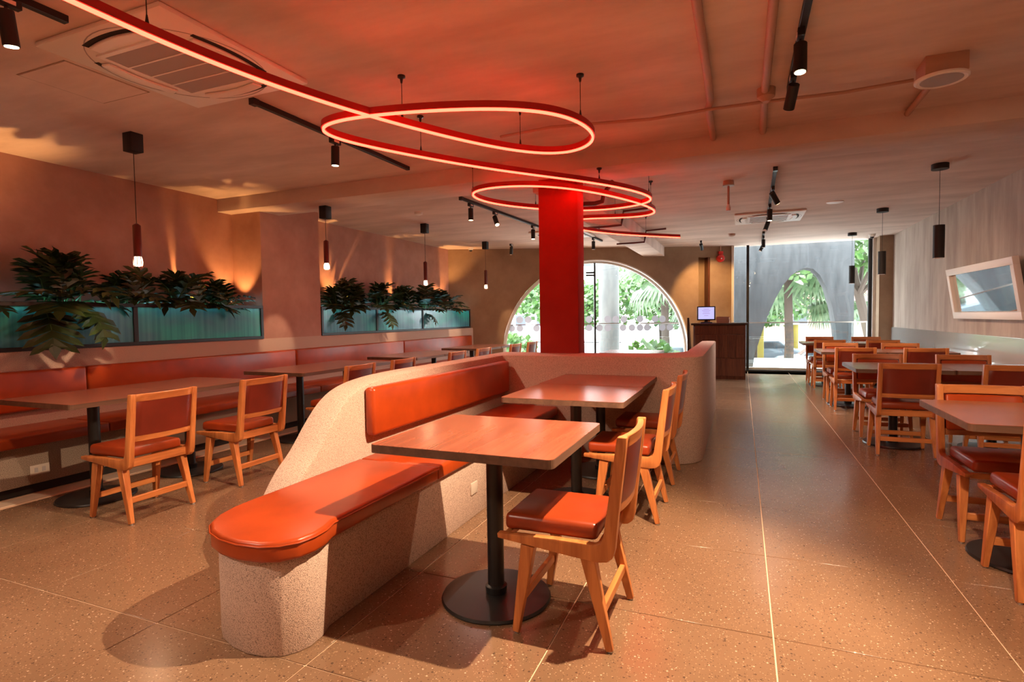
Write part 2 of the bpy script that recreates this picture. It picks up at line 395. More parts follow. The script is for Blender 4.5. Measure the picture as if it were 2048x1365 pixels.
mb = MB(); mb.box(2.694, 2.725, -4.1, 12.93, 0.0, 0.968); struct('trim_4', mb, M['wainscot'], 0.003)

# arch wall, slanted: built in wall coordinates s (along), t (outward), z
A0 = Vector((-6.08, 10.72, 0)); U = Vector((0.9169, 0.3992, 0)); NN = Vector((-0.3992, 0.9169, 0))
def W(s, t, z): p = A0 + U*s + NN*t; return (p.x, p.y, z)
SC, RA, ZA = 3.40, 2.065, 0.44
def arch_z(s, R=RA):
    d = abs(s-SC)
    return 0.05 if d >= R else ZA + math.sqrt(max(0, R*R-d*d))
TH = 0.22
ss = [-0.3, SC-RA] + [SC-RA*math.cos(PI*k/48) for k in range(1, 48)] + [SC+RA, 5.66, 6.413]
mb = MB()
def wquad(sa, sb, za, zb, z1):
    mb.add([W(sa,0,za),W(sb,0,zb),W(sb,0,z1),W(sa,0,z1),W(sa,TH,za),W(sb,TH,zb),W(sb,TH,z1),W(sa,TH,z1)],
           [(0,1,2,3),(7,6,5,4),(0,4,5,1),(0,3,7,4),(1,5,6,2)])
wquad(-0.3, SC-RA, 0, 0, ZC+0.02)
for a, b in zip(ss[1:-3], ss[2:-2]):
    wquad(a, b, arch_z(a) if abs(a-SC) < RA-1e-6 else ZA, arch_z(b) if abs(b-SC) < RA-1e-6 else ZA, ZC+0.02)
wquad(SC+RA, 5.66, 0, 0, ZC+0.02)
wquad(5.92, 6.413, 0, 0, ZC+0.02)
wquad(5.66, 5.92, 2.52, 2.52, ZC+0.02)
struct('wall_front', mb, M['wall_ochre'])
# recess behind the counter; dark wood on its right jamb stands in for shade
mb = MB()
for sa, sb, ta, tb in ((5.62, 5.96, TH, TH+0.05), (5.62, 5.67, 0.02, TH+0.02), (5.875, 5.925, 0.01, TH+0.02)):
    q = [W(sa,ta,0)[:2], W(sb,ta,0)[:2], W(sb,tb,0)[:2], W(sa,tb,0)[:2]]
    mb.prism(q, 0.0, 2.53, 1 if sa > 5.8 else 0)
struct('trim_5', mb, [M['wall_ochre'], M['counter']])
# arch window: frame, panes, dots
win1 = bpy.data.objects.new('window_1', None); COL.objects.link(win1); win1['kind'] = 'structure'
mb = MB(); prof = []
for k in range(49):
    a = PI*k/48; prof.append((SC-math.cos(a), ZA+math.sin(a), a))
pts = [(-1, 0.05)] + [(-math.cos(PI*k/48), math.sin(PI*k/48)) for k in range(49)] + [(1, 0.05)]
def ring(R0, R1, t0, t1):
    vs = []; fs = []
    P = [(SC-R0, SC-R1, 0.05, 0.05)] + [(SC-R0*math.cos(PI*k/48), SC-R1*math.cos(PI*k/48), ZA+R0*math.sin(PI*k/48), ZA+R1*math.sin(PI*k/48)) for k in range(49)] + [(SC+R0, SC+R1, 0.05, 0.05)]
    for s0, s1, z0, z1 in P: vs += [W(s0,t0,z0), W(s1,t0,z1), W(s1,t1,z1), W(s0,t1,z0)]
    for k in range(len(P)-1):
        for e in range(4): fs.append((4*k+e, 4*k+(e+1)%4, 4*k+4+(e+1)%4, 4*k+4+e))
    fs += [(3,2,1,0), tuple(4*(len(P)-1)+e for e in range(4))]
    return vs, fs
mb = MB(); mb.add(*ring(RA-0.004, RA-0.03, -0.012, TH+0.01)); obj('reveal_lining', mb, M['pale'], win1, smooth=True)
mb = MB(); mb.add(*ring(RA-0.03, RA-0.075, 0.12, 0.18)); obj('frame', mb, M['pale'], win1, smooth=True)
def wbox(m_, sa, sb, ta, tb, za, zb, mi=0):
    m_.prism([W(sa,ta,0)[:2], W(sb,ta,0)[:2], W(sb,tb,0)[:2], W(sa,tb,0)[:2]], za, zb, mi)
mb = MB(); wbox(mb, 3.375, 3.415, 0.12, 0.18, 0.05, 2.44); mull = obj('mullion', mb, M['black_matt'], win1)
for z in (2.165, 2.225):
    mb = MB(); wbox(mb, 3.20, 3.38, 0.12, 0.18, z-0.018, z+0.018); obj('patch_fitting', mb, M['black_matt'], win1)
mb = MB(); wbox(mb, SC-2.0, SC+2.0, 0.145, 0.155, 1.085, 1.10); obj('glazing_joint', mb, M['steel'], win1)
mb = MB(); wbox(mb, SC-RA+0.03, SC+RA-0.03, 0.1, 0.19, 0.0, 0.06); obj('sill', mb, M['black_matt'], win1)
for s0, s1 in ((SC-RA+0.05, 3.375), (3.415, SC+RA-0.05)):
    mb = MB(); vs = []; n = 24
    sl = [s0+(s1-s0)*k/n for k in range(n+1)]
    for s in sl: vs += [W(s,0.15,0.05), W(s,0.15,max(0.06, arch_z(s, RA-0.05)))]
    mb.add(vs, [(2*k,2*k+2,2*k+3,2*k+1) for k in range(n)]); obj('pane', mb, M['glass'], win1)
dm = MB()
dm.add([(0,0,0)]+[(0.077*math.cos(2*PI*k/20), 0, 0.077*math.sin(2*PI*k/20)) for k in range(20)], [(0, k+1, (k+1)%20+1) for k in range(20)])
dot_me = dm.mesh('frosted_dot', M['dots'])
for s, z in [(x, 1.20) for x in (1.72, 1.91, 2.28, 2.66, 3.08, 3.26, 3.68, 3.86, 4.04, 4.40, 4.74, 4.90)] + [(x, 1.01) for x in (1.54, 1.72, 2.09, 2.46, 2.83, 3.26, 3.49, 3.68, 4.02, 4.22, 4.40, 4.56, 4.90, 5.07)]:
    link('frosted_dot', dot_me, win1, W(s, 0.14, z-0.008*(s-2)), (0, 0, ang_aw))
# tall window
win2 = bpy.data.objects.new('window_2', None); COL.objects.link(win2); win2['kind'] = 'structure'
def wpart(name, x0, x1, y0, y1, z0, z1, m, bevel=0):
    mb = MB(); mb.box(x0, x1, y0, y1, z0, z1); return obj(name, mb, M[m], win2, bevel)
wpart('mullion', 0.088, 0.142, 13.27, 13.36, 0.0, ZC, 'black_matt')
wpart('mullion', 2.375, 2.435, 13.27, 13.36, 0.0, ZC, 'black_matt')
wpart('jamb', 2.435, 2.50, 13.22, 13.38, 0.0, ZC, 'pale')
wpart('jamb', -0.215, -0.165, 13.20, 13.38, 0.0, ZC, 'pale')
wpart('sill', -0.17, 2.44, 13.24, 13.34, 0.0, 0.035, 'black_matt')
wpart('sill', -0.17, 2.44, 13.34, 13.42, 0.0, 0.085, 'pale')
wpart('pane', -0.165, 0.088, 13.31, 13.318, 0.03, ZC, 'glass')
wpart('pane', 0.142, 1.28, 13.31, 13.318, 0.03, ZC, 'glass')
wpart('pane', 1.288, 2.375, 13.31, 13.318, 0.03, ZC, 'glass')

# ------------------------------------------------------------------ half-height island wall
HW = 0.91
low = thing('low_partition', 'U-shaped low stucco wall with swooping end around the middle booth', 'partition')
mb = MB()
sw = [(1.90,0),(2.04,0.25),(2.19,0.45),(2.32,0.565),(2.43,0.685),(2.53,0.778),(2.63,0.838),(2.75,0.874),(2.90,0.894),(3.08,0.905),(3.3,HW),(4.83,HW),(4.83,0)]
def smooth_curve(P, n=5):
    out = []
    for k in range(len(P)-1):
        q = [P[max(k-1,0)], P[k], P[k+1], P[min(k+2,len(P)-1)]]
        for i in range(n):
            t = i/n; out.append(tuple(0.5*((2*b)+(-a+c)*t+(2*a-5*b+4*c-d)*t*t+(-a+3*b-3*c+d)*t**3) for a, b, c, d in zip(*q)))
    return out+[P[-1]]
sw = smooth_curve(sw[:11])+sw[11:]
mb.prism_x(sw, -2.275, -2.08)
obj('side_wall', mb, M['stucco'], low, 0.012, 2)
def arc(cx, cy_, r, a0, a1, n=8): return [(cx+r*math.cos(a0+(a1-a0)*k/n), cy_+r*math.sin(a0+(a1-a0)*k/n)) for k in range(n+1)]
mb = MB()
pl = [(-2.275,4.83)] + arc(-0.60,5.12,0.29,-PI/2,0,10) + [(-0.32,7.85)] + arc(-0.41,7.85,0.09,0,PI,8)[1:] + [(-0.50,5.80)] + arc(-0.95,5.75,0.45,0,-PI/2,8) + [(-2.275,5.30)]
mb.prism(pl, 0.0, HW)
obj('end_wall', mb, M['stucco'], low, 0.010, 2)

# island bench
bench = thing('island_bench', 'rust leather bench with round nose on a pale stucco base', 'bench')
def capsule(inset, x1=-1.545):
    i = inset
    return [(-2.08, 2.0)] + [(-2.08+i, 1.86)] + [(-2.075+i, 1.78), (-2.05+i, 1.68), (-2.0+i*0.9, 1.60+i*0.4), (-1.93+i*0.6, 1.545+i*0.8), (-1.84+i*0.3, 1.51+i), (-1.74, 1.497+i), (-1.64-i*0.3, 1.508+i), (-1.575-i*0.7, 1.54+i*0.8), (-1.53-i, 1.595+i*0.5), (-1.515-i, 1.66), (-1.52-i, 1.73)] + [(x1-i, 1.80)]
mb = MB(); mb.prism(capsule(0.03) + [(-1.575, 4.83), (-2.08, 4.83)], 0.0, 0.375); obj('base', mb, M['stucco'], bench, 0.006)
mb = MB(); mb.prism(capsule(0.0) + [(-1.545, 2.66), (-2.075, 2.66)], 0.372, 0.452); nose = obj('seat_cushion', mb, M['leather'], bench, 0.016, 3)
mb = MB(); 
cp = capsule(-0.003)
mb.tube([(x, y, 0.437) for x, y in cp] + [(-1.542, 2.66, 0.437)], 0.0035, 6); obj('piping', mb, M['leather'], nose, smooth=True)
for y0, y1 in ((2.665, 3.74), (3.745, 4.82)):
    mb = MB(); mb.box(-2.075, -1.545, y0, y1, 0.372, 0.452); obj('seat_cushion', mb, M['leather'], bench, 0.016, 3)
mb = MB(); mb.box(-2.078, -2.005, 2.72, 4.80, 0.575, 0.862); obj('backrest_cushion', mb, M['leather'], bench, 0.022, 3)
mb = MB(); mb.box(-1.576, -1.566, 3.10, 3.19, 0.15, 0.225); o = obj('wall_socket', mb, M['socket'], None, 0.004); tag(o, 'beige socket plate on the stucco base of the middle bench', 'socket')

# ------------------------------------------------------------------ left banquette
bq = thing('banquette', 'long rust leather banquette along the wall under the planters', 'bench')
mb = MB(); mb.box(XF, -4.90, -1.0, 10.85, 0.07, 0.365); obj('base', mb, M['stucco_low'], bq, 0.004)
mb = MB(); mb.box(XF, -4.93, -1.0, 10.85, 0.0, 0.07); obj('toe_kick', mb, M['dark_gap'], bq)
for y0, y1 in ((-1.0, 2.98), (2.985, 5.495), (5.50, 8.01), (8.015, 10.83)):
    mb = MB(); mb.box(XF+0.002, -4.845, y0, y1, 0.365, 0.445); obj('seat_cushion', mb, M['leather'], bq, 0.016, 3)
for y0, y1 in ((-1.0, 3.135), (3.145, 5.653), (5.663, 8.17), (8.18, 10.80)):
    mb = MB(); mb.box(XF+0.002, -5.375, y0, y1, 0.56, 0.888); obj('backrest_cushion', mb, M['leather'], bq, 0.022, 3)
mb = MB(); mb.box(-4.902, -4.892, 2.43, 2.56, 0.135, 0.21)
o = obj('wall_socket', mb, M['socket'], None, 0.004); tag(o, 'beige double socket plate on the wall banquette base', 'socket')
for y in (2.47, 2.52):
    mb = MB(); mb.box(-4.893, -4.8905, y-0.011, y+0.011, 0.155, 0.19); obj('outlet', mb, M['white_grille'], o)

# ------------------------------------------------------------------ tables
def make_table(label, w=0.80, d=0.75):
    t = thing('cafe_table', label, 'table')
    mb = MB()
    pts = []
    r = 0.025
    for cx, cy_, a in ((w/2-r, -d/2+r, -PI/2), (w/2-r, d/2-r, 0), (-w/2+r, d/2-r, PI/2), (-w/2+r, -d/2+r, PI)):
        pts += arc(cx, cy_, r, a, a+PI/2, 4)
    n = len(pts)
    mb.prism(pts, 0.715, 0.748, 1)
    mb.prism([(x*0.9975, y*0.9975) for x, y in pts], 0.748, 0.750, 0)
    obj('tabletop', mb, [M['top'], M['top_edge']], t)
    mb = MB(); mb.lathe([(0.0375,0.012),(0.0375,0.715)], 20); obj('post', mb, M['black'], t, smooth=True)
    mb = MB(); mb.lathe([(0.046,0.014),(0.050,0.055),(0.0375,0.062)], 20); obj('collar', mb, M['black'], t, smooth=True)
    mb = MB(); mb.lathe([(0.245,0.0),(0.248,0.006),(0.243,0.017),(0.06,0.022),(0.03,0.024)], 40); obj('base', mb, M['black'], t, smooth=True)
    mb = MB(); mb.box(-0.16, 0.16, -0.16, 0.16, 0.706, 0.716); obj('mounting_plate', mb, M['black'], t)
    return t
GT = 'square cafe tables'
tab0 = make_table('square table overhanging the middle bench, nearest the round bench nose'); tab0['group'] = GT
tab0.location = (-1.03, 2.27, 0)
dup(tab0, (-1.05, 3.68, 0), 0, 'middle booth table directly behind the nose-end table', GT)
dup(tab0, (-1.06, 4.44, 0), 0, 'middle booth table pushed against the low stucco wall', GT)
LT = ['first', 'second', 'third', 'fourth', 'fifth', 'sixth', 'seventh', 'eighth']
for k in range(8):
    y = 2.19 + 2.05*(k//2) + 0.375 + 0.752*(k % 2)
    dup(tab0, (-4.35, y, 0), 0, 'table on the banquette side, %s along the row away from us' % LT[k], GT)
RY = [3.545, 6.29, 8.75, 11.08]
for k, y in enumerate(RY):
    dup(tab0, (1.34, y, 0), PI/2, 'table beside the aisle on the wainscot side, %s row back' % LT[k], GT)
    if k: dup(tab0, (2.095, y, 0), PI/2, 'table against the pale wainscot, %s row back' % LT[k], GT)
dup(tab0, (-1.45, 8.05, 0), 0, 'table behind the low stucco wall, before the arched window', GT)
dup(tab0, (-2.0, 8.05, 0), 0, 'table behind the red column, before the arched window', GT) if False else None

# ------------------------------------------------------------------ chairs (local: front = +y)
def make_chair(label):
    t = thing('dining_chair', label, 'chair')
    prof = [(0.26,0.382),(0.262,0.402),(0.02,0.410),(-0.135,0.408),(-0.160,0.418),(-0.172,0.445),(-0.222,0.80),(-0.226,0.823),(-0.262,0.823),(-0.258,0.78),(-0.228,0.52),(-0.216,0.40),(-0.207,0.366),(-0.185,0.348),(-0.150,0.342),(-0.05,0.350)]
    for sx in (-1, 1):
        mb = MB(); x0, x1 = (0.192, 0.226) if sx > 0 else (-0.226, -0.192)
        mb.prism_x(prof, x0, x1); obj('side_frame', mb, M['oakZ'], t, 0.004, 2)
    for sx in (-1, 1):
        for ty, fy in ((0.135, 0.188), (-0.105, -0.192)):
            mb = MB(); mb.bar((sx*0.196, ty, 0.362), (sx*0.212, fy, 0.006), 0.046, 0.026, 0.056, 0.028)
            lg = obj('leg', mb, M['oakZ'], t, 0.003, 1)
            g = MB(); g.lathe([(0.010,0.0),(0.010,0.008)], 8, sx*0.212, fy); obj('glide', g, M['steel'], lg)
    for y, z in ((0.166, 0.145), (-0.160, 0.145)):
        mb = MB(); mb.box(-0.20, 0.20, y-0.011, y+0.011, z-0.019, z+0.019); obj('stretcher', mb, M['oakX'], t, 0.003, 1)
    mb = MB(); mb.box(-0.195, 0.195, 0.215, 0.24, 0.372, 0.402); obj('apron', mb, M['oakX'], t, 0.003, 1)
    mb = MB(); mb.box(-0.195, 0.195, -0.165, -0.14, 0.352, 0.405); obj('apron', mb, M['oakX'], t, 0.003, 1)
    def curved(z0, z1, y0t, th, bow, n=8, x=0.194, lean=0.13):
        vs = []; fs = []
        for k in range(n+1):
            u = -x+2*x*k/n; b_ = bow*(1-(u/x)**2)
            for z in (z0, z1):
                yy = y0t - (z-0.8)*(-lean) * -1 if False else y0t - (z-0.42)*lean*1.0
                vs += [(u, yy-b_, z), (u, yy-b_-th, z)]
        for k in range(n):
            a = 4*k; b2 = 4*k+4
            fs += [(a,b2,b2+2,a+2), (a+1,a+3,b2+3,b2+1), (a+2,b2+2,b2+3,a+3), (a,a+1,b2+1,b2)]
        fs += [(0,2,3,1), (4*n,4*n+1,4*n+3,4*n+2)]
        return vs, fs
    mb = MB(); mb.add(*curved(0.770, 0.821, -0.176, 0.026, 0.022)); obj('top_rail', mb, M['oakX'], t, 0.003, 1)
    mb = MB(); mb.add(*curved(0.520, 0.560, -0.180, 0.022, 0.022)); obj('back_rail', mb, M['oakX'], t, 0.003, 1)
    mb = MB(); mb.add(*curved(0.552, 0.778, -0.190, 0.012, 0.022)); obj('back_panel', mb, M['leather_dark'], t, 0.002, 1)
    mb = MB(); mb.add(*curved(0.552, 0.765, -0.162, 0.030, 0.020, x=0.183)); obj('back_cushion', mb, M['leather'], t, 0.012, 2)
    mb = MB(); mb.box(-0.188, 0.188, -0.140, 0.245, 0.406, 0.466)
    mb.v = [(x*(0.97 if z > 0.43 else 1), y, z+(0.006 if z > 0.43 else 0)) for x, y, z in mb.v]
    obj('seat_cushion', mb, M['leather_seat_shaded'], t, 0.020, 3)
    return t
GC = 'teak and leather dining chairs'
ch0 = make_chair('teak chair drawn up to the table nearest the round bench nose'); ch0['group'] = GC
ch0.location = (-0.648, 2.245, 0); ch0.rotation_euler = (0, 0, PI/2)
dup(ch0, (-0.66, 3.62, 0), PI/2, 'teak chair between the nose-end chair and the chair by the low wall', GC)
dup(ch0, (-0.66, 4.45, 0), PI/2, 'teak chair of the middle booth, nearest the low stucco wall', GC)
for k, y in enumerate([2.487, 3.318, 4.52, 5.28, 6.56, 7.38, 8.62, 9.42]):
    dup(ch0, (-3.725, y, 0), PI/2, 'teak chair facing the banquette, %s along its row away from us' % LT[k], GC)
for k, y in enumerate(RY):
    for c, x in enumerate((1.325, 2.06)):
        if k == 0 and c == 1: continue
        yn = {0: 3.20, 1: 5.94, 2: 8.38, 3: 10.62}[k]; yf = {0: 3.89, 1: 6.68, 2: 9.10, 3: 11.45}[k]
        side = 'aisle-side' if c == 0 else 'wall-side'
        dup(ch0, (x, yn, 0), 0, '%s chair with its back to us at the %s wainscot row' % (side, LT[k]), GC)
        dup(ch0, (x, yf, 0), PI, '%s chair facing us across the table of the %s wainscot row' % (side, LT[k]), GC)

# ------------------------------------------------------------------ neon light
NP = [(-2.29,0.3),(-2.29,0.8),(-2.29,1.32),(-2.31,1.69),(-2.23,2.13),(-2.12,2.54),(-1.95,2.96),(-1.82,3.23),(-1.68,3.52),(-1.5,3.8),(-1.33,3.95),(-1.19,3.99),(-1.06,3.94),(-0.96,3.84),(-0.9,3.72),(-0.89,3.57),(-0.91,3.4),(-0.96,3.25),(-1.05,3.12),(-1.19,3.02),(-1.34,2.94),(-1.5,2.88),(-1.72,2.815),(-1.89,2.775),(-2.08,2.745),(-2.22,2.74),(-2.34,2.76),(-2.42,2.80),(-2.465,2.87),(-2.48,2.96),(-2.45,3.12),(-2.35,3.32),(-2.2,3.59),(-2.04,3.9),(-1.83,4.2),(-1.6,4.49),(-1.34,4.79),(-1.14,5.07),(-0.96,5.38),(-0.86,5.67),(-0.83,5.88),(-0.87,6.03),(-0.98,6.15),(-1.21,6.25),(-1.44,6.28),(-1.68,6.22),(-1.9,6.06),(-2.1,5.86),(-2.32,5.61),(-2.45,5.36),(-2.49,5.09),(-2.45,4.89),(-2.34,4.76),(-2.19,4.70),(-1.97,4.72),(-1.8,4.79),(-1.64,4.89),(-1.43,5.1),(-1.23,5.46),(-1.03,5.95),(-0.91,6.39),(-0.87,6.68),(-0.97,6.88),(-1.19,6.93),(-1.47,6.83),(-1.79,6.66),(-2.03,6.66),(-2.18,6.89),(-2.17,7.24),(-2.05,7.61),(-1.92,7.88),(-1.7,8.21),(-1.47,8.52),(-0.89,9.02)]
def catmull(P, n=6):
    out = []
    for k in range(len(P)-1):
        p0 = P[max(k-1,0)]; p1 = P[k]; p2 = P[k+1]; p3 = P[min(k+2,len(P)-1)]
        for i in range(n):
            t = i/n
            out.append(tuple(0.5*((2*b)+(-a+c)*t+(2*a-5*b+4*c-d)*t*t+(-a+3*b-3*c+d)*t**3) for a, b, c, d in zip(p0,p1,p2,p3)))
    out.append(P[-1]); return out
NP2 = NP
for _ in range(2):                                   # relax measured points a little
    NP2 = [NP2[0]] + [tuple(0.25*a+0.5*b+0.25*c for a, b, c in zip(NP2[k-1],NP2[k],NP2[k+1])) for k in range(1, len(NP2)-1)] + [NP2[-1]]
path = catmull(NP2, 5)
def sweep(path, w, z0, z1):
    vs = []; fs = []; P = [Vector((x, y, 0)) for x, y in path]
    for k, p in enumerate(P):
        t = (P[min(k+1,len(P)-1)]-P[max(k-1,0)]).normalized(); n = Vector((-t.y, t.x, 0))
        for s, z in ((-1,z0),(1,z0),(1,z1),(-1,z1)):
            q = p+n*s*w/2; vs.append((q.x, q.y, z))
    for k in range(len(P)-1):
        for e in range(4): fs.append((4*k+e, 4*k+(e+1)%4, 4*k+4+(e+1)%4, 4*k+4+e))
    fs += [(3,2,1,0), tuple(4*(len(P)-1)+e for e in range(4))]
    return vs, fs
neon = thing('neon_light', 'looping red neon tube light hanging across the ceiling', 'light', (0,0,0))
mb = MB(); mb.add(*sweep(path, 0.026, 2.463, 2.502)); obj('housing', mb, M['neon_body'], neon, smooth=True)
mb = MB(); mb.add(*sweep(path, 0.0135, 2.450, 2.463)); obj('glowing_strip', mb, M['neon'], neon, smooth=True)
for x, y, zt in ((-2.29,1.62,ZC),(-1.902,2.97,ZC),(-0.915,3.40,ZC),(-1.50,3.80,ZC),(-2.19,3.60,ZC),(-1.17,5.03,2.6),(-2.46,4.90,ZC),(-0.86,5.75,ZC),(-2.1,5.86,ZC),(-0.91,6.42,ZC),(-1.43,6.84,ZC),(-1.92,7.88,ZC),(-1.40,8.58,ZC)):
    px, py = min(path, key=lambda p: (p[0]-x)**2+(p[1]-y)**2)
    mb = MB(); mb.tube([(px,py,2.50),(px,py,zt-0.02)], 0.0022, 5); mb.lathe([(0.009,2.50),(0.003,2.54)], 8, px, py); c = obj('cable', mb, M['black'], neon)
    mb = MB(); mb.lathe([(0.006,zt-0.045),(0.010,zt-0.02),(0.024,zt-0.012),(0.024,zt)], 12, px, py); obj('ceiling_anchor', mb, M['black'], c)

# ------------------------------------------------------------------ pendants
def pendant_left(x, y, zc, ztop, zbot, label):
    t = thing('pendant_lamp', label, 'lamp', (x, y, 0), 0, 'red pendant lamps over the banquette')
    mb = MB(); mb.box(-0.05, 0.05, -0.05, 0.05, zc-0.145, zc); obj('ceiling_box', mb, M['black_matt'], t, 0.004)
    mb = MB(); mb.tube([(0,0,ztop),(0,0,zc-0.14)], 0.003, 6); obj('cord', mb, M['black'], t)
    mb = MB(); mb.lathe([(0.004,ztop+0.02),(0.026,ztop+0.005),(0.030,ztop),(0.030,zbot+0.075)], 16); obj('shade', mb, M['pendant_red'], t, smooth=True)
    mb = MB(); mb.lathe([(0.024,zbot+0.076),(0.030,zbot+0.06),(0.034,zbot+0.03),(0.032,zbot+0.008),(0.02,zbot)], 16); b = obj('bulb', mb, M['bulb'], t, smooth=True)
    for k in range(8):
        a = 2*PI*k/8; g = MB(); g.tube([(0.031*math.cos(a),0.031*math.sin(a),zbot+0.078),(0.036*math.cos(a),0.036*math.sin(a),zbot+0.03),(0.030*math.cos(a),0.030*math.sin(a),zbot-0.004)], 0.0025, 5)
        obj('cage_wire', g, M['pendant_red'], b)
    spot('pendant_light', (x, y, zbot-0.012), (-5.45, y+0.1, 1.02), 34, 30, (1.0, 0.72, 0.46), 0.6, 0.02)
    point('pendant_glow_light', (x, y, zbot-0.045), 5, (1.0, 0.62, 0.36), 0.02)
pendant_left(-4.44, 3.00, ZC, 2.035, 1.715, 'red caged pendant nearest us, over the front banquette tables')
pendant_left(-4.535, 5.30, 2.60, 2.19, 1.86, 'red caged pendant hung from the beam edge by the pilaster')
pendant_left(-4.63, 7.69, ZC, 2.15, 1.79, 'red caged pendant above the second planter, left of the brown corner')
pendant_left(-4.68, 10.05, ZC, 2.19, 1.835, 'red caged pendant before the brown wall beside the arched window')
for x, y, lab in ((1.85, 6.95, 'black tube pendant nearest us on the wainscot side'), (1.87, 9.55, 'black tube pendant hanging before the brown end pillar'), (1.91, 12.2, 'black tube pendant hanging before the tall window')):
    t = thing('pendant_lamp', lab, 'lamp', (x, y, 0), 0, 'black tube pendant lamps')
    mb = MB(); mb.lathe([(0.075,ZC-0.055),(0.075,ZC)], 24); obj('ceiling_plate', mb, M['black_matt'], t, smooth=True)
    mb = MB(); mb.tube([(0,0,2.14),(0,0,ZC-0.05)], 0.0025, 6); obj('cord', mb, M['black'], t)
    mb = MB(); mb.lathe([(0.05,2.14),(0.05,1.81)], 20); obj('shade', mb, M['black_matt'], t, smooth=True)
    mb = MB(); mb.lathe([(0.04,1.812),(0.04,1.805)], 20); obj('lens', mb, M['white'], t)

# ------------------------------------------------------------------ track lights
def track(x0, y0, x1, y1, label, z=ZC):
    t = thing('light_track', label, 'track'); mb = MB()
    d = Vector((x1-x0, y1-y0, 0)).normalized(); n = Vector((-d.y, d.x, 0))*0.018
    mb.prism([(x0-n.x*-1,y0-n.y*-1),(x0-n.x,y0-n.y),(x1-n.x,y1-n.y),(x1+n.x,y1+n.y)][::-1], z-0.035, z)
    obj('rail', mb, M['black_matt'], t, 0.002, 1)
    mb = MB(); mb.prism([(x0-d.x*0.03+n.x*1.2,y0-d.y*0.03+n.y*1.2),(x0-d.x*0.03-n.x*1.2,y0-d.y*0.03-n.y*1.2),(x0+d.x*0.02-n.x*1.2,y0+d.y*0.02-n.y*1.2),(x0+d.x*0.02+n.x*1.2,y0+d.y*0.02+n.y*1.2)], z-0.042, z); obj('end_cap', mb, M['black'], t)
    return t
def head(x, y, target, label, on=True, power=0, cone=60, col=WARM, rot_from=ZC, r=0.032, ln=0.15, blend=0.45, soft=0.03):
    t = thing('track_spotlight', label, 'spotlight', (x, y, 0), 0, 'black track spotlights')
    mb = MB(); mb.box(-0.017, 0.017, -0.055, 0.055, rot_from-0.075, rot_from-0.035); obj('adapter', mb, M['black_matt'], t, 0.002, 1)
    mb = MB(); mb.box(-0.019, 0.019, -0.03, 0.03, rot_from-0.066, rot_from-0.048); obj('adapter_clip', mb, M['white'], t)
    mb = MB(); mb.tube([(0,0,rot_from-0.075),(0,0,rot_from-0.125)], 0.007, 8); obj('pivot', mb, M['black'], t)
    p = Vector((0, 0, rot_from-0.125)); d = (Vector(target)-Vector((x, y, rot_from-0.125))).normalized()
    a = p-d*0.03; b = p+d*(ln-0.03)
    mb = MB(); mb.tube([a, b], r, 20); obj('barrel', mb, M['black_matt'], t, 0.002, 1)
    mb = MB(); mb.tube([b-d*0.004, b+d*0.003], r*0.82, 20); obj('lens', mb, M['lens'] if on else M['white'], t)
    if power:
        w = Vector((x, y, 0))+b+d*0.012
        spot('track_light', w, target, power, cone, col, blend, soft)
track(0.27, -3.0, 0.285, 4.15, 'black light track above the aisle, before the beam')
track(0.31, 6.35, 0.365, 10.0, 'black light track above the aisle, behind the beam')
track(0.36, 11.2, 0.39, 12.9, 'short black light track near the tall window')
track(-3.03, 2.88, -3.03, 4.75, 'black light track above the banquette aisle, before the beam')
track(-3.05, -3.0, -3.03, 1.75, 'black light track running overhead beside the big ceiling air conditioner')
track(-3.20, 6.2, -3.08, 8.7, 'black light track behind the beam over the banquette aisle')
track(-2.6, 9.6, -2.55, 10.9, 'short black light track before the arched window')
head(0.14, 2.30, (-0.95, 2.05, 0.3), 'black track head overhead, throwing the table shadow', True, 640, 96, (1.0, 0.74, 0.49), soft=0.014)
head(0.275, 3.30, (0.24, 3.05, 0), 'lit black track spotlight pointing down over the aisle', True, 130, 140, blend=1.0)
head(0.283, 3.86, (0.10, 4.6, 1.7), 'unlit tilted black track spotlight at the end of the aisle track', False)
head(0.275, 0.60, (1.7, 3.5, 0.5), 'track head overhead aimed at the front wainscot table', True, 330, 78, blend=0.9)
head(0.27, -0.5, (0.6, 0.3, 0.0), 'added unseen fill head aimed at the front floor', True, 55, 150, blend=1.0)  # out-of-view head added as fill over the front floor
head(0.27, -2.4, (0.6, -2.3, 0.0), 'added unseen fill head farthest back over the aisle', True, 190, 150, blend=1.0)  # fill head added behind the camera for bounced light
head(-3.03, 3.68, (-3.15, 3.72, 0), 'lit track spotlight just under the neon loop', True, 125, 128, blend=1.0)
head(-3.02, 1.50, (-3.2, 1.9, 0.0), 'lit track spotlight nearest us beside the big air conditioner', True, 125, 128, blend=1.0)
head(-3.04, -0.6, (-2.2, 1.9, 0.2), 'added unseen fill head aimed at the round bench nose', True, 165, 80, (1.0, 0.80, 0.62), blend=1.0)  # unseen head added behind the camera to brighten the bench nose
head(-3.05, -2.4, (-2.8, -2.3, 0.0), 'added unseen fill head farthest back on the banquette side', True, 190, 150, blend=1.0)  # second rear fill head, added to even out the bounce
head(0.325, 7.15, (1.5, 8.6, 0.6), 'lit track spotlight behind the beam over the aisle', True, 190, 110, (1.0, 0.68, 0.44), blend=1.0)
head(0.340, 8.30, (0.34, 8.3, 0), 'black track spotlight pointing down behind the beam', True, 150, 140, (1.0, 0.9, 0.8), blend=1.0)
head(0.355, 9.40, (-0.2, 8.6, 1.0), 'tilted track spotlight before the far air conditioner', False)
head(0.37, 11.6, (0.37, 11.6, 0), 'small track spotlight nearest the tall window, upright', False)
head(0.385, 12.4, (-0.3, 12.0, 1.2), 'small track spotlight nearest the tall window, tilted', False)
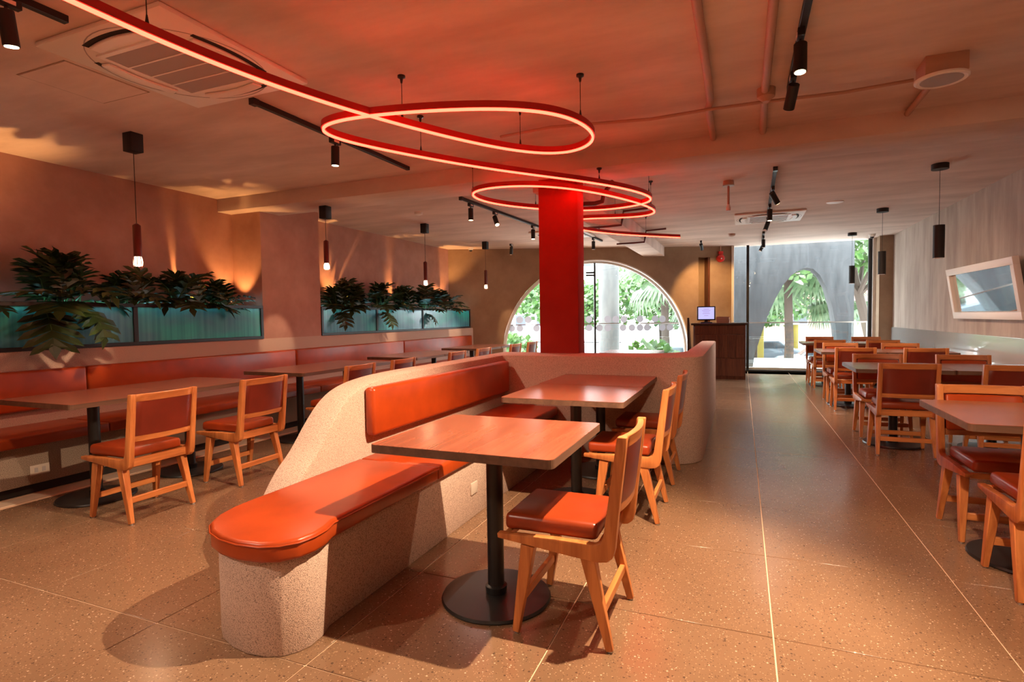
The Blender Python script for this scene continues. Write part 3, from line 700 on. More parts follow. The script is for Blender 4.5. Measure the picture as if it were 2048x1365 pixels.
head(-3.20, 6.45, (-3.2, 6.45, 0), 'track spotlight behind the beam under the second neon loop', True, 160, 140, (1.0, 0.86, 0.74), blend=1.0)
head(-3.15, 7.10, (-2.4, 6.4, 1.2), 'tilted track spotlight beside the second neon loop', True)
head(-3.09, 8.45, (-3.09, 8.45, 0), 'track spotlight at the far end of its track left of the column', True, 180, 140, (1.0, 0.9, 0.8), blend=1.0)
head(-2.57, 10.3, (-2.57, 10.3, 0), 'small track spotlight just right of the red column', False)

# ------------------------------------------------------------------ ceiling air conditioners
def cassette(cx, cy_, label, s=0.96, rz=0):
    t = thing('ceiling_air_conditioner', label, 'air conditioner', (cx, cy_, ZC), rz, 'white ceiling cassette air conditioners')
    h = s/2
    mb = MB(); mb.box(-h, h, -h, h, -0.028, 0.0); obj('panel', mb, M['white'], t, 0.010, 2)
    mb = MB(); mb.box(-0.26, 0.26, -0.26, 0.26, -0.036, -0.026); gr = obj('intake_grille', mb, M['white_grille'], t, 0.003, 1)
    for k in range(1, 4):
        x = -0.26+0.52*k/4; g = MB(); g.box(-0.26, 0.26, x-0.005, x+0.005, -0.039, -0.035); obj('grille_bar', g, M['white'], gr)
    mb = MB(); mb.box(-0.29, -0.262, -0.29, 0.29, -0.037, -0.026); mb.box(0.262, 0.29, -0.29, 0.29, -0.037, -0.026); mb.box(-0.262, 0.262, -0.29, -0.262, -0.037, -0.026); mb.box(-0.262, 0.262, 0.262, 0.29, -0.037, -0.026); obj('grille_frame', mb, M['white'], t)
    for k in range(4):
        a0 = PI/2*k - 0.56; P = []
        for j in range(13):
            a = a0+1.12*j/12; P.append((0.405*math.cos(a)/max(abs(math.cos(a)),abs(math.sin(a)))**0.55, 0.405*math.sin(a)/max(abs(math.cos(a)),abs(math.sin(a)))**0.55))
        vs, fs = sweep(P, 0.030, -0.0295, -0.027); g = MB(); g.add(vs, fs); obj('air_slot', g, M['dark_gap'], t)
        P2 = [(x*0.895, y*0.895) for x, y in P]; vs, fs = sweep(P2, 0.062, -0.044, -0.029); g = MB(); g.add(vs, fs); obj('louver', g, M['white'], t, 0.004, 1)
    P = [(0.45*math.cos(2*PI*k/48), 0.45*math.sin(2*PI*k/48)) for k in range(49)]
    g = MB(); vs, fs = sweep(P, 0.006, -0.0292, -0.027); g.add(vs, fs); obj('round_groove', g, M['white_grille'], t)
    return t
c0 = cassette(-2.97, 2.31, 'big white ceiling air conditioner above the neon tube, nearest us')
cassette(0.37, 9.51, 'white ceiling air conditioner over the aisle, behind the beam')
cassette(-2.99, 9.72, 'white ceiling air conditioner partly hidden behind the red column')
mb = MB()
for x0, x1, y0, y1 in ((-4.0,-3.54,2.02,2.026),(-4.0,-3.54,2.51,2.516),(-4.0,-3.994,2.02,2.516),(-3.546,-3.54,2.02,2.516)): mb.box(x0,x1,y0,y1,ZC-0.0015,ZC)
mb2 = MB(); mb2.box(-3.99,-3.55,2.03,2.506,ZC-0.004,ZC)
o = obj('access_hatch', mb2, M['ceiling']); tag(o, 'plaster access hatch beside the big ceiling air conditioner', 'hatch'); obj('shadow_gap', mb, M['wall_ochre'], o)

# speaker box with round grille
t = thing('ceiling_speaker', 'boxed ceiling speaker with round white grille by the beam', 'speaker', (1.09, 4.10, 0))
mb = MB(); mb.box(-0.105, 0.105, -0.10, 0.10, ZC-0.105, ZC); obj('box', mb, M['conduit'], t, 0.004)
mb = MB(); mb.lathe([(0.135,ZC-0.105),(0.135,ZC-0.115),(0.125,ZC-0.122),(0.11,ZC-0.118)], 32); obj('grille', mb, M['white'], t, smooth=True)
mb = MB(); mb.lathe([(0.11,ZC-0.117),(0.10,ZC-0.1195)], 32); obj('grille_mesh', mb, M['white_grille'], t)
# conduits
def conduit(pts, label, r=0.016, m='conduit'):
    mb = MB(); mb.tube(pts, r, 10); o = obj('conduit', mb, M[m], None, smooth=True); return tag(o, label, 'conduit')
zc = ZC-0.026
conduit([(-0.205,-2,zc),(-0.20,3.75,zc),(-0.205,4.15,zc),(-0.225,4.25,zc),(-0.225,5.02,zc)], 'painted conduit over the aisle, nearer the column', 0.024)
conduit([(0.12,-2,zc),(0.135,4.0,zc),(0.15,5.02,zc)], 'painted conduit over the aisle, ending with the smoke detector', 0.024)
conduit([(-1.80,4.19,zc-0.01),(-1.36,4.14,zc-0.01),(-0.62,4.215,zc-0.034),(-0.20,4.19,zc-0.034),(0.14,4.20,zc-0.034),(0.6,4.24,zc-0.034),(0.99,4.27,zc-0.01)], 'thin dark conduit crossing the ceiling to the speaker box', 0.011)
conduit([(1.12,4.15,zc),(1.125,5.02,zc)], 'short painted conduit from speaker box into the beam', 0.020)
conduit([(-0.70,5.545,2.63),(0.3,5.545,2.63),(0.95,5.545,2.63)], 'thin conduit running along the back of the beam', 0.008)
for x, lab in ((-0.225,'nearest the column'),(-0.10,'second from the column'),(0.15,'third from the column'),(1.125,'farthest from the column')):
    t = thing('conduit_stub', 'short painted conduit stub behind the beam, %s' % lab, 'conduit', (x, 0, 0))
    mb = MB(); mb.tube([(0,5.5,2.67),(0,5.85,2.70),(0,6.05,2.765)], 0.018, 8); obj('pipe', mb, M['conduit'], t, smooth=True)
    mb = MB(); mb.box(-0.035,0.035,5.515,5.555,2.63,2.71); obj('collar', mb, M['conduit'], t)
def disc(x, y, prof, label, cat, name, mats='white'):
    mb = MB(); mb.lathe([(r, ZC+z) for r, z in prof], 24, x, y); return tag(obj(name, mb, M[mats], None, smooth=True), label, cat)
disc(0.143, 4.13, [(0.02,-0.085),(0.035,-0.07),(0.055,-0.055),(0.058,-0.01),(0.058,0)], 'pinkish smoke detector on the conduit before the beam', 'detector', 'smoke_detector', 'conduit')
disc(-4.20, 6.82, [(0.03,-0.04),(0.055,-0.03),(0.06,0)], 'pale smoke detector behind the beam near the pilaster', 'detector', 'smoke_detector')
disc(-0.18, 11.24, [(0.03,-0.05),(0.06,-0.035),(0.065,0)], 'pale smoke detector before the counter wall', 'detector', 'smoke_detector', 'conduit')
disc(1.153, 8.68, [(0.09,-0.012),(0.105,-0.006),(0.105,0)], 'flush round white ceiling speaker behind the beam', 'speaker', 'round_ceiling_speaker')
t = thing('sprinkler', 'ceiling sensor with round box and short drop rod behind beam', 'sensor', (-0.144, 6.77, 0))
mb = MB(); mb.lathe([(0.055,ZC-0.05),(0.06,ZC-0.04),(0.055,ZC)], 20); obj('round_box', mb, M['conduit'], t, smooth=True)
mb = MB(); mb.lathe([(0.062,ZC-0.058),(0.062,ZC-0.048)], 20); obj('chrome_ring', mb, M['steel'], t)
mb = MB(); mb.tube([(0,0,ZC-0.05),(0,0,ZC-0.26)], 0.013, 10); obj('rod', mb, M['conduit'], t, smooth=True)
mb = MB(); mb.lathe([(0.022,ZC-0.33),(0.026,ZC-0.30),(0.014,ZC-0.26)], 12); obj('nozzle', mb, M['white'], t, smooth=True)
# conduits wrapping the far beam
for y, lab in ((7.9, 'nearer'), (9.9, 'farther')):
    conduit([(-1.2,y-0.02,ZC-0.02),(-1.54,y,ZC-0.03),(-1.555,y,2.62),(-1.57,y,2.535),(-1.75,y,2.53),(-2.05,y,2.53)], 'dark conduit wrapping under the lengthwise beam, %s one' % lab, 0.016, 'pendant_red')
conduit([(-1.30,6.1,ZC-0.02),(-1.40,6.1,2.60),(-1.42,6.1,2.52),(-1.50,6.08,2.50),(-1.62,6.05,2.50)], 'thick reddish pipe bend beside the red column top', 0.026, 'pendant_red')
# cctv cameras
for x, y, lab in ((-5.35, 10.75, 'small white dome camera in the corner over the far planter'), (2.30, 12.6, 'small white dome camera above the tall window corner')):
    t = thing('dome_camera', lab, 'camera', (x, y, 0)); mb = MB(); mb.lathe([(0.04,ZC-0.05),(0.055,ZC-0.03),(0.06,ZC)], 20); obj('housing', mb, M['white'], t, smooth=True)
    mb = MB(); mb.lathe([(0.012,ZC-0.085),(0.03,ZC-0.07),(0.037,ZC-0.045)], 16); obj('dome', mb, M['black'], t, smooth=True)

# ------------------------------------------------------------------ mirror on the right wall
mir = thing('wall_mirror', 'wide white-framed mirror tilted forward on the taupe wall', 'mirror', (2.715, 7.28, 1.17))
TL = math.radians(8.7)
def mbox(y0, y1, h0, h1, d0, d1, mats, name, bevel=0):
    mb = MB(); mb.box(-d1, -d0, y0, y1, h0, h1); return obj(name, mb, mats, mir, bevel, rot=(0, -TL, 0))
Lm, Hm = 2.02, 0.665
mbox(0, Lm, 0, 0.085, 0.0, 0.06, M['white'], 'frame_rail', 0.004)
mbox(0, Lm, Hm-0.085, Hm, 0.0, 0.06, M['white'], 'frame_rail', 0.004)
mbox(0, 0.085, 0.085, Hm-0.085, 0.0, 0.06, M['white'], 'frame_stile', 0.004)
mbox(Lm-0.085, Lm, 0.085, Hm-0.085, 0.0, 0.06, M['white'], 'frame_stile', 0.004)
mbox(0.08, Lm-0.08, 0.08, Hm-0.08, 0.0, 0.02, M['mirror'], 'mirror_glass')
mb = MB(); mb.box(-0.06, 0.0, 0.3, 1.7, 0.45, 0.55); obj('wall_bracket', mb, M['counter'], mir)

# ------------------------------------------------------------------ counter and what stands on it
ct = thing('host_counter', 'dark mahogany host counter with panelled front beside tall window', 'counter', (-0.41, 11.58, 0))
mb = MB(); mb.box(-0.48, 0.48, 0.0, 0.65, 0.0, 1.055); obj('carcass', mb, M['counter'], ct, 0.004)
mb = MB(); mb.box(-0.52, 0.52, -0.04, 0.68, 1.055, 1.09); obj('countertop', mb, M['counter_top'], ct, 0.004)
for k in range(6):
    x = -0.46+0.92*k/6; g = MB(); g.box(x+0.004, x+0.92/6-0.004, -0.014, 0.0, 0.42, 0.86); obj('panel_board', g, M['counter'], ct, 0.002, 1)
mb = MB(); mb.box(-0.46, 0.46, -0.012, 0.0, 0.88, 1.045); obj('upper_rail', mb, M['counter'], ct, 0.003, 1)
mb = MB(); mb.box(-0.46, 0.46, -0.012, 0.0, 0.06, 0.40); obj('lower_panel', mb, M['counter'], ct, 0.003, 1)
mb = MB(); mb.prism_x([(0.02,0.0),(0.62,0.0),(0.62,0.5),(0.10,1.2),(0.02,1.2)], -0.62, -0.585)
o = obj('leaning_board', mb, M['counter_top'], None, loc=(-0.40, 11.75, 0)); tag(o, 'dark sloping board beside the counter by the arch foot', 'board')
mon = thing('monitor', 'small black monitor with lavender screen on the host counter', 'monitor', (-0.66, 11.80, 1.09), 0.10)
mb = MB(); mb.box(-0.11, 0.11, -0.08, 0.08, 0.0, 0.02); obj('base', mb, M['black'], mon, 0.004)
mb = MB(); mb.box(-0.03, 0.03, 0.02, 0.04, 0.02, 0.1); obj('stand', mb, M['black'], mon)
mb = MB(); mb.box(-0.175, 0.175, 0.0, 0.03, 0.055, 0.335); bz = obj('bezel', mb, M['black'], mon, 0.005)
mb = MB(); mb.box(-0.15, 0.15, -0.003, 0.0, 0.08, 0.315); obj('screen', mb, M['screen'], bz)
for z, w in ((0.28,0.05),(0.25,0.08),(0.22,0.06),(0.19,0.07),(0.15,0.04)):
    mb = MB(); mb.box(-w, w, -0.0045, -0.003, z-0.006, z+0.006); obj('text_line', mb, M['screen_ink'], bz)
for k in range(7):
    t = thing('menu_booklet', 'red menu booklet beside the monitor, %s of its stack' % ('bottom one', 'second from the bottom', 'third from the bottom', 'middle one', 'third from the top', 'second from the top', 'top one')[k], 'booklet', (-0.34+random.uniform(-0.01,0.01), 11.80, 1.09+0.018*k), random.uniform(-0.05,0.05), 'menu booklets stacked on the counter')
    mb = MB(); mb.box(-0.12, 0.12, -0.09, 0.09, 0.0, 0.003); mb.box(-0.12, 0.12, -0.09, 0.09, 0.014, 0.017); mb.box(-0.12,-0.117,-0.09,0.09,0.003,0.014); obj('cover', mb, M['books'], t)
    mb = MB(); mb.box(-0.117, 0.116, -0.087, 0.087, 0.003, 0.014); obj('pages', mb, M['paper'], t)
pb = W(6.14, -0.03, 2.49)
t = thing('fire_bell', 'red round fire alarm bell under a conduit on brown wall', 'alarm', (pb[0], pb[1], pb[2]), ang_aw)
mb = MB(); mb.tube([(0,0.03,0),(0,-0.035,0),(0,-0.05,0)], [0.085,0.08,0.05], 24); obj('gong', mb, M['red_plastic'], t, smooth=True)
mb = MB(); mb.tube([(0,-0.05,-0.01),(0,-0.056,-0.01)], 0.016, 12); obj('boss', mb, M['white'], t)
mb = MB(); mb.box(-0.05, 0.05, -0.03, 0.03, 0.085, 0.15); obj('junction_box', mb, M['red_plastic'], t, 0.005)
mb = MB(); mb.tube([(0,0.0,0.15),(0,0.0,0.27)], 0.012, 8); obj('drop_conduit', mb, M['conduit'], t)

# ------------------------------------------------------------------ planters
Z0, Z1 = 1.045, 1.452
def planter(y0, y1, divs, label):
    t = thing('planter_box', label, 'planter')
    ys = [y0] + divs + [y1]; xf = XF+0.012
    mb = MB(); mb.box(xf-0.03, xf, y0, y1, Z1-0.035, Z1); obj('frame_rail', mb, M['black'], t, 0.002, 1)
    mb = MB(); mb.box(xf-0.03, xf, y0, y1, Z0, Z0+0.035); obj('frame_rail', mb, M['black'], t, 0.002, 1)
    for y in ys:
        a, b = (y-0.022, y+0.022)
        if y == y0: a, b = y, y+0.04
        if y == y1: a, b = y-0.04, y
        mb = MB(); mb.box(xf-0.03, xf, a, b, Z0+0.035, Z1-0.035); obj('frame_post', mb, M['black'], t, 0.002, 1)
    for a, b in zip(ys[:-1], ys[1:]):
        mb = MB(); n = int((b-a)/0.016); vs = []; fs = []
        for k in range(2*n+1):
            y = a+0.02+(b-a-0.04)*k/(2*n); x = xf-0.016+(0.003 if k % 2 else 0)
            vs += [(x, y, Z0+0.03), (x, y, Z1-0.03)]
        for k in range(2*n): fs.append((2*k, 2*k+2, 2*k+3, 2*k+1))
        mb.add(vs, fs); obj('glass_panel', mb, M['teal'], t, smooth=True, angle=179)
    mb = MB(); mb.box(XB+0.004, xf-0.14, y0+0.01, y1-0.01, Z0+0.001, Z1-0.10); obj('soil', mb, M['soil'], t)
    mb = MB(); mb.box(xf-0.060, xf-0.042, y0+0.05, y1-0.05, Z1-0.022, Z1-0.012); obj('led_strip', mb, M['led'], t)
    return t
planter(1.0, YP0-0.005, [2.2, 3.63], 'planter with reeded teal glass front in the nearer wall niche')
planter(YP1+0.005, 10.86, [7.52, 8.92], 'planter with reeded teal glass front in the farther wall niche')
# leaves
def leaf_mesh(name, L=0.34, lobes=6, Wd=0.17, pet=0.22, fold=0.25, droop=0.5):
    mb = MB(); V = []; Fs = []
    def rib(t):
        y = pet*0.35 + L*t; z = pet + 0.10*math.sin(t*PI*0.6) - droop*L*t*t*0.6; return Vector((0, y, z))
    n = lobes
    for k in range(n):
        t0 = 0.0+0.90*k/n; t1 = 0.90*(k+1)/n; tm = 0.90*(k+0.5)/n
        w = Wd*(0.55+0.45*math.sin(PI*(0.15+0.75*(k+0.5)/n)))
        sweep_ = -0.16+0.42*k/n
        for s in (-1, 1):
            a, b = rib(t0), rib(t1)
            c = rib(tm); up = Vector((0, 0, 1))
            dirv = Vector((s*1.0, 0.45+sweep_, 0.0)).normalized(); side = Vector((-s*dirv.y, s*dirv.x, 0))*(L*0.9/n)
            p1 = c+dirv*w*0.45-side*0.36+up*fold*w*0.25; p2 = c+dirv*w*0.45+side*0.40+up*fold*w*0.25
            q1 = c+dirv*w*0.78-side*0.36+up*fold*w*0.28; q2 = c+dirv*w*0.78+side*0.42+up*fold*w*0.28
            tip = c+dirv*w*1.08+side*0.10+up*(fold*w*0.15-0.012); mid = c+dirv*w*0.6+up*(fold*w*0.22-0.007)
            i = len(V); V += [a, b, p1, p2, q1, q2, tip, mid]
            Fs += [(i, i+2, i+7), (i, i+7, i+1), (i+1, i+7, i+3), (i+2, i+4, i+7), (i+3, i+7, i+5), (i+4, i+6, i+7), (i+5, i+7, i+6)]
    i = len(V); V += [rib(0.86)+Vector((-0.016,0,0)), rib(0.86)+Vector((0.016,0,0)), rib(1.0)+Vector((0.034,0,0.004)), rib(1.2), rib(1.0)+Vector((-0.034,0,0.004))]; Fs.append((i,i+1,i+2,i+3,i+4))
    mb.add(V, Fs, 0)
    mb.tube([(0,0,0),(0,pet*0.08,pet*0.5),rib(0.02),rib(0.5),rib(0.98)], [0.006,0.005,0.0045,0.003,0.001], 5, 1)
    me = bpy.data.meshes.new(name); me.from_pydata(mb.v, [], mb.f); me.materials.append(M['leaf']); me.materials.append(M['stem'])
    for p, kx in zip(me.polygons, mb.mi): p.material_index = kx
    return me
LM = [leaf_mesh('leaf', 0.30, 5, 0.17, 0.16, 0.30, 0.15), leaf_mesh('leaf', 0.27, 4, 0.16, 0.22, 0.45, 0.35), leaf_mesh('leaf', 0.33, 5, 0.19, 0.12, 0.15, -0.05)]
def plant(y, n, sc, label, seed, hang=0):
    rnd = random.Random(seed)
    t = thing('philodendron', label, 'plant', (-5.62, y, 1.36), 0, 'philodendrons in the planters')
    for k in range(n):
        a = 2*PI*k/n + rnd.uniform(-0.35, 0.35)
        q = k % 4
        tilt = rnd.uniform(-1.15, -0.45) if q < 2 else (rnd.uniform(-0.4, 0.2) if q == 2 else rnd.uniform(0.2, 0.6))
        s = sc*rnd.uniform(0.8, 1.15)
        if k < hang: a = -PI/2+rnd.uniform(-0.5, 0.5); tilt = rnd.uniform(0.9, 1.3)       # hangs over the room side
        elif q == 3: a = -PI/2+rnd.uniform(-1.4, 1.4)
        R3 = Matrix.Rotation(a, 3, 'Z') @ Matrix.Rotation(-tilt, 3, 'X')
        x = rnd.uniform(-0.04, 0.12); ey = rnd.uniform(-0.12, 0.12)
        mn = min((R3 @ Vector(v.co)).x*s for v in LM[k % 3].vertices)
        if -5.62+x+mn < -5.895:
            need = -5.895-(-5.62+x+mn)
            if need < 0.14: x += need
            else: R3 = Matrix.Rotation(a+PI, 3, 'Z') @ Matrix.Rotation(-tilt*0.7, 3, 'X'); mn = min((R3 @ Vector(v.co)).x*s for v in LM[k % 3].vertices); x = max(x, -5.895+5.62-mn)
        ys_ = [(R3 @ Vector(v.co)).y*s for v in LM[k % 3].vertices]; lo, hi = y+ey+min(ys_), y+ey+max(ys_)
        if y < YP0 and hi > YP0-0.03:
            if hi-YP0+0.03 > 0.3: s *= 0.6; hi = y+ey+max(ys_)*0.6
            ey -= max(0, hi-YP0+0.03)
        if y > YP1 and lo < YP1+0.03:
            if YP1+0.03-lo > 0.3: s *= 0.6; lo = y+ey+min(ys_)*0.6
            ey += max(0, YP1+0.03-lo)
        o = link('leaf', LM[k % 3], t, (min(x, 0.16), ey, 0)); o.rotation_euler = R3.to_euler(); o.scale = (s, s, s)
    return t
PL = [(2.35, 10, 0.85, 'dark philodendron nearest us at the frame edge'), (3.02, 26, 1.16, 'biggest philodendron, sprawling over the nearer planter rim'), (3.65, 16, 0.92, 'philodendron right behind the biggest one in the nearer planter'), (4.22, 17, 1.0, 'lit philodendron second from the pilaster in the nearer planter'), (4.74, 15, 0.80, 'lit philodendron beside the pilaster in the nearer planter'),
      (6.66, 18, 0.92, 'tall philodendron beside the pilaster in the farther planter'), (7.15, 17, 1.05, 'philodendron second from the pilaster in the farther planter'), (7.80, 17, 1.05, 'philodendron over the first divider in the farther planter'), (8.45, 17, 1.05, 'philodendron in the middle of the farther planter'), (9.2, 17, 1.1, 'philodendron below the third red pendant'), (9.95, 17, 1.0, 'philodendron nearest the brown corner wall')]
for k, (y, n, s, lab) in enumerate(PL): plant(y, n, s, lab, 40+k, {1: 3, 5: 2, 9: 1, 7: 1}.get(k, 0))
# up-lights hidden among the plants
for y, p, lab in ((2.15, 60, 'nearest us'), (4.45, 70, 'by the pilaster'), (5.02, 30, 'in the niche corner'), (6.9, 42, 'in the farther planter, nearest us'), (8.6, 42, 'in the middle of the farther planter'), (10.3, 55, 'in the far niche corner')):
    t = thing('plant_uplight', 'small black uplight among the planter leaves, %s' % lab, 'lamp', (-5.72, y, 1.352))
    mb = MB(); mb.lathe([(0.03,0.0),(0.035,0.05),(0.03,0.052)], 16); obj('housing', mb, M['black'], t, smooth=True)
    mb = MB(); mb.lathe([(0.026,0.052),(0.024,0.056)], 16); obj('lens', mb, M['uplens'], t)
    spot('uplight', (-5.72, y, 1.42), (-5.76, y+0.15, 2.75), p*1.25, 74, (1.0, 0.48, 0.15), 0.6, 0.010)
# first head is added, standing in for pendant spill on the brown wall
head(-4.25, 10.35, (-4.72, 11.28, 1.12), 'small added track head imitating pendant spill by the arched window', True, 60, 17, (1.0,0.6,0.3))
head(-0.75, 11.7, (-0.62, 13.1, 1.5), 'small track head lighting the brown wall behind the counter', True, 130, 75, (1.0,0.55,0.2))

# ------------------------------------------------------------------ outside
mb = MB(); mb.box(-14, 16, 11, 19.0, -0.35, -0.12); o = obj('ground_terrace', mb, M['pave']); o['kind'] = 'structure'
mb = MB(); mb.box(-60, 60, 19.0, 29, -1.95, -1.75); mb2 = MB(); o = obj('ground_pavement', mb, M['pave']); o['kind'] = 'structure'
mb = MB(); mb.box(-90, 90, 29, 60, -1.98, -1.80); o = obj('road', mb, M['asphalt']); o['kind'] = 'structure'
mb = MB(); mb.box(-90, 90, 60, 140, -1.95, -1.6); o = obj('ground_far', mb, M['pave']); o['kind'] = 'structure'
# concrete facade wall with parabolic arch
AL = [(0.246,-0.12),(0.30,0.30),(0.412,0.64),(0.56,1.15),(0.741,1.60),(0.92,1.95),(1.10,2.18),(1.28,2.31),(1.42,2.34),(1.56,2.30),(1.70,2.15),(1.84,1.86),(1.96,1.40),(2.03,0.95),(2.07,0.50),(2.09,-0.12)]
mb = MB(); YF0, YF1 = 15.0, 15.75
XS = [-0.50] + [x for x, z in AL] + [2.40]
for k in range(len(XS)-1):
    xa, xb = XS[k], XS[k+1]
    za = -0.12 if k == 0 else AL[k-1][1]; zb = -0.12 if k == len(XS)-2 else AL[k][1]
    if k == 0: zb = -0.12
    if k == len(XS)-2: za = -0.12
    mb.add([(xa,YF0,za),(xb,YF0,zb),(xb,YF0,4.2),(xa,YF0,4.2),(xa,YF1,za),(xb,YF1,zb),(xb,YF1,4.2),(xa,YF1,4.2)], [(0,1,2,3),(7,6,5,4),(0,4,5,1),(3,2,6,7),(0,3,7,4),(1,5,6,2)])
o = obj('wall_facade', mb, M['concrete']); o['kind'] = 'structure'
rl = thing('glass_railing', 'outside glass railing with slim steel top rail behind tall window', 'railing', (0, 14.45, 0))
mb = MB(); mb.box(-2.4, 2.58, -0.02, 0.02, 1.035, 1.062); obj('top_rail', mb, M['steel'], rl)
for x in (-0.2, 2.56):
    mb = MB(); mb.box(x-0.012, x+0.012, -0.02, 0.02, -0.12, 1.04); obj('post', mb, M['steel'], rl)
for a, b in ((-2.4,-0.22),(-0.18,1.35),(1.36,2.54)):
    mb = MB(); mb.box(a, b, -0.005, 0.005, -0.1, 1.035); obj('pane', mb, M['rail_glass'], rl)
def wpos(px): return px
cpos = (-3.27, 14.73)
mb = MB(); mb.lathe([(0.27,-0.12),(0.27,4.2)], 32, cpos[0], cpos[1]); o = obj('round_column', mb, M['concrete_pale'], None, smooth=True); tag(o, 'round grey concrete column outside the arched window', 'column')
mb = MB(); p = W(0.4, 5.2, 0); mb.box(p[0]-3.2, p[0]+1.15, p[1], p[1]+0.3, -0.12, 4.4); o = obj('wall_neighbour', mb, M['ext_white']); o['kind'] = 'structure'
mb = MB(); p = W(1.30, 5.0, 0); mb.box(p[0]-0.4, p[0]+0.12, p[1], p[1]+0.3, -0.12, 0.85); o = obj('wall_planter', mb, M['ext_pink']); o['kind'] = 'structure'

def leaf_cloud(mb, c, r, n, size, rnd, flat=1.0):
    for _ in range(n):
        d = Vector((rnd.gauss(0,1), rnd.gauss(0,1), rnd.gauss(0,1))).normalized()*r*rnd.uniform(0.55,1.0); d.z *= flat
        p = Vector(c)+d; a = Vector((rnd.gauss(0,1), rnd.gauss(0,1), rnd.gauss(0,1))).normalized(); b = a.orthogonal().normalized()
        s = size*rnd.uniform(0.6, 1.3); w = b*s*0.4
        mb.add([p, p+a*s*0.5+w, p+a*s, p+a*s*0.5-w], [(0,1,2,3)])
def bush(x, y, z, r, n, label, seed, size=0.16, flat=0.8):
    rnd = random.Random(seed); t = thing('bush', label, 'bush', (x, y, z)); mb = MB()
    for k in range(5): leaf_cloud(mb, (rnd.uniform(-0.5,0.5)*r, rnd.uniform(-0.3,0.3)*r, r*0.55), r*0.7, n//5, size, rnd, flat)
    me = bpy.data.meshes.new('foliage'); me.from_pydata(mb.v, [], mb.f); me.materials.append(M['leaf_out']); f = link('foliage', me, t); f['kind'] = 'stuff'
    mb = MB(); mb.tube([(0,0,0),(0.05,0,r*0.6)], 0.04, 6); obj('stem', mb, M['trunk'], t)
def tree(x, y, z, h, r, n, label, seed, lean=(0,0)):
    rnd = random.Random(seed); t = thing('leafy_tree', label, 'tree', (x, y, z)); mb = MB()
    top = Vector((lean[0], lean[1], h))
    mb.tube([(0,0,0), top*0.3+Vector((0.1,0,0)), top*0.65, top], [0.22,0.17,0.13,0.05], 8)
    ends = [top]
    for k in range(5):
        a = 2*PI*k/5; e = top*0.6+Vector((math.cos(a)*r*0.8, math.sin(a)*r*0.8, h*0.3*rnd.uniform(0.4,1))); mb.tube([top*0.55, (top*0.55).lerp(e,0.5)+Vector((0,0,0.2)), e], [0.09,0.06,0.02], 6); ends.append(e)
    obj('trunk', mb, M['trunk'], t, smooth=True); mb = MB()
    for e in ends: leaf_cloud(mb, e, r*0.62, n//len(ends), 0.34, rnd, 0.75)
    me = bpy.data.meshes.new('foliage'); me.from_pydata(mb.v, [], mb.f); me.materials.append(M['leaf_out']); f = link('foliage', me, t); f['kind'] = 'stuff'
def palm(x, y, z, h, L, nf, label, seed):
    rnd = random.Random(seed); t = thing('palm_tree', label, 'tree', (x, y, z)); mb = MB()
    mb.tube([(0,0,0),(0.05,0,h*0.4),(0.0,0.05,h*0.8),(0,0,h)], [0.22,0.17,0.16,0.2], 10); obj('trunk', mb, M['trunk'], t, smooth=True)
    fm = MB(); n = 14                                        # one fan frond: petiole + splayed blades that droop
    fm.tube([(0,0,0),(0,L*0.45,L*0.12)], [0.03,0.015], 5)
    for k in range(n):
        a = -1.25+2.5*k/(n-1); d = Vector((math.sin(a), math.cos(a), 0)); o_ = Vector((0, L*0.45, L*0.12)); s = Vector((d.y,-d.x,0))*0.045*L
        p1 = o_+d*L*0.35; p2 = o_+d*L*0.62+Vector((0,0,-L*0.30))
        fm.add([o_, p1+s, p1-s, p2], [(0,1,2),(1,3,2)])
    fme = bpy.data.meshes.new('frond'); fme.from_pydata(fm.v, [], fm.f); fme.materials.append(M['palm_leaf'])
    for k in range(nf):
        o = link('frond', fme, t, (0,0,h)); a = 2*PI*k*0.382+rnd.uniform(-0.2,0.2)
        o.rotation_euler = (Matrix.Rotation(a,3,'Z') @ Matrix.Rotation(rnd.uniform(-0.75,1.15),3,'X')).to_euler(); s = rnd.uniform(0.85,1.15); o.scale = (s,s,s)
palm(1.75, 25.5, -1.75, 4.6, 2.1, 26, 'shaggy fan palm seen through the facade arch', 3)
palm(3.9, 27.0, -1.75, 3.6, 1.8, 22, 'shorter fan palm right of the facade arch view', 4)
palm(-3.05, 24.5, -1.75, 4.3, 2.0, 26, 'fan palm seen through the arched window', 5)
palm(-1.4, 26.5, -1.75, 3.2, 1.7, 22, 'low fan palm by the right foot of the arched window', 6)
tree(4.3, 22.0, -1.75, 6.5, 2.4, 2400, 'leafy tree with leaning trunk right of the facade wall', 11, (-1.2, 0))
tree(0.6, 34.0, -1.75, 5.0, 3.0, 2800, 'big leafy tree across the road behind the palms', 12)
tree(-4.4, 33.5, -1.75, 4.8, 3.2, 3000, 'big leafy tree across the road behind the round column', 13)
tree(-9.4, 30.0, -1.75, 4.6, 2.4, 2000, 'leafy tree left of the round column outside', 14)
tree(6.0, 40.0, -1.75, 9.0, 4.0, 2400, 'tree far across the road beyond the tall window', 15)
bush(0.55, 21.5, -1.75, 1.0, 1300, 'clipped green hedge below the facade arch', 21)
bush(2.15, 20.4, -1.75, 0.6, 800, 'low green hedge by the terrace edge', 22)
bush(3.9, 20.8, -1.75, 0.7, 800, 'low hedge behind the chairs beyond the tall window', 23)
p = W(5.05, 1.3, 0); bush(p[0], p[1], -0.12, 0.62, 420, 'bright green shrub at the right foot of the arched window', 24, 0.22)
p = W(1.75, 4.0, 0); bush(p[0], p[1], -0.12, 0.75, 420, 'green shrub at the left foot of the arched window', 25, 0.2)
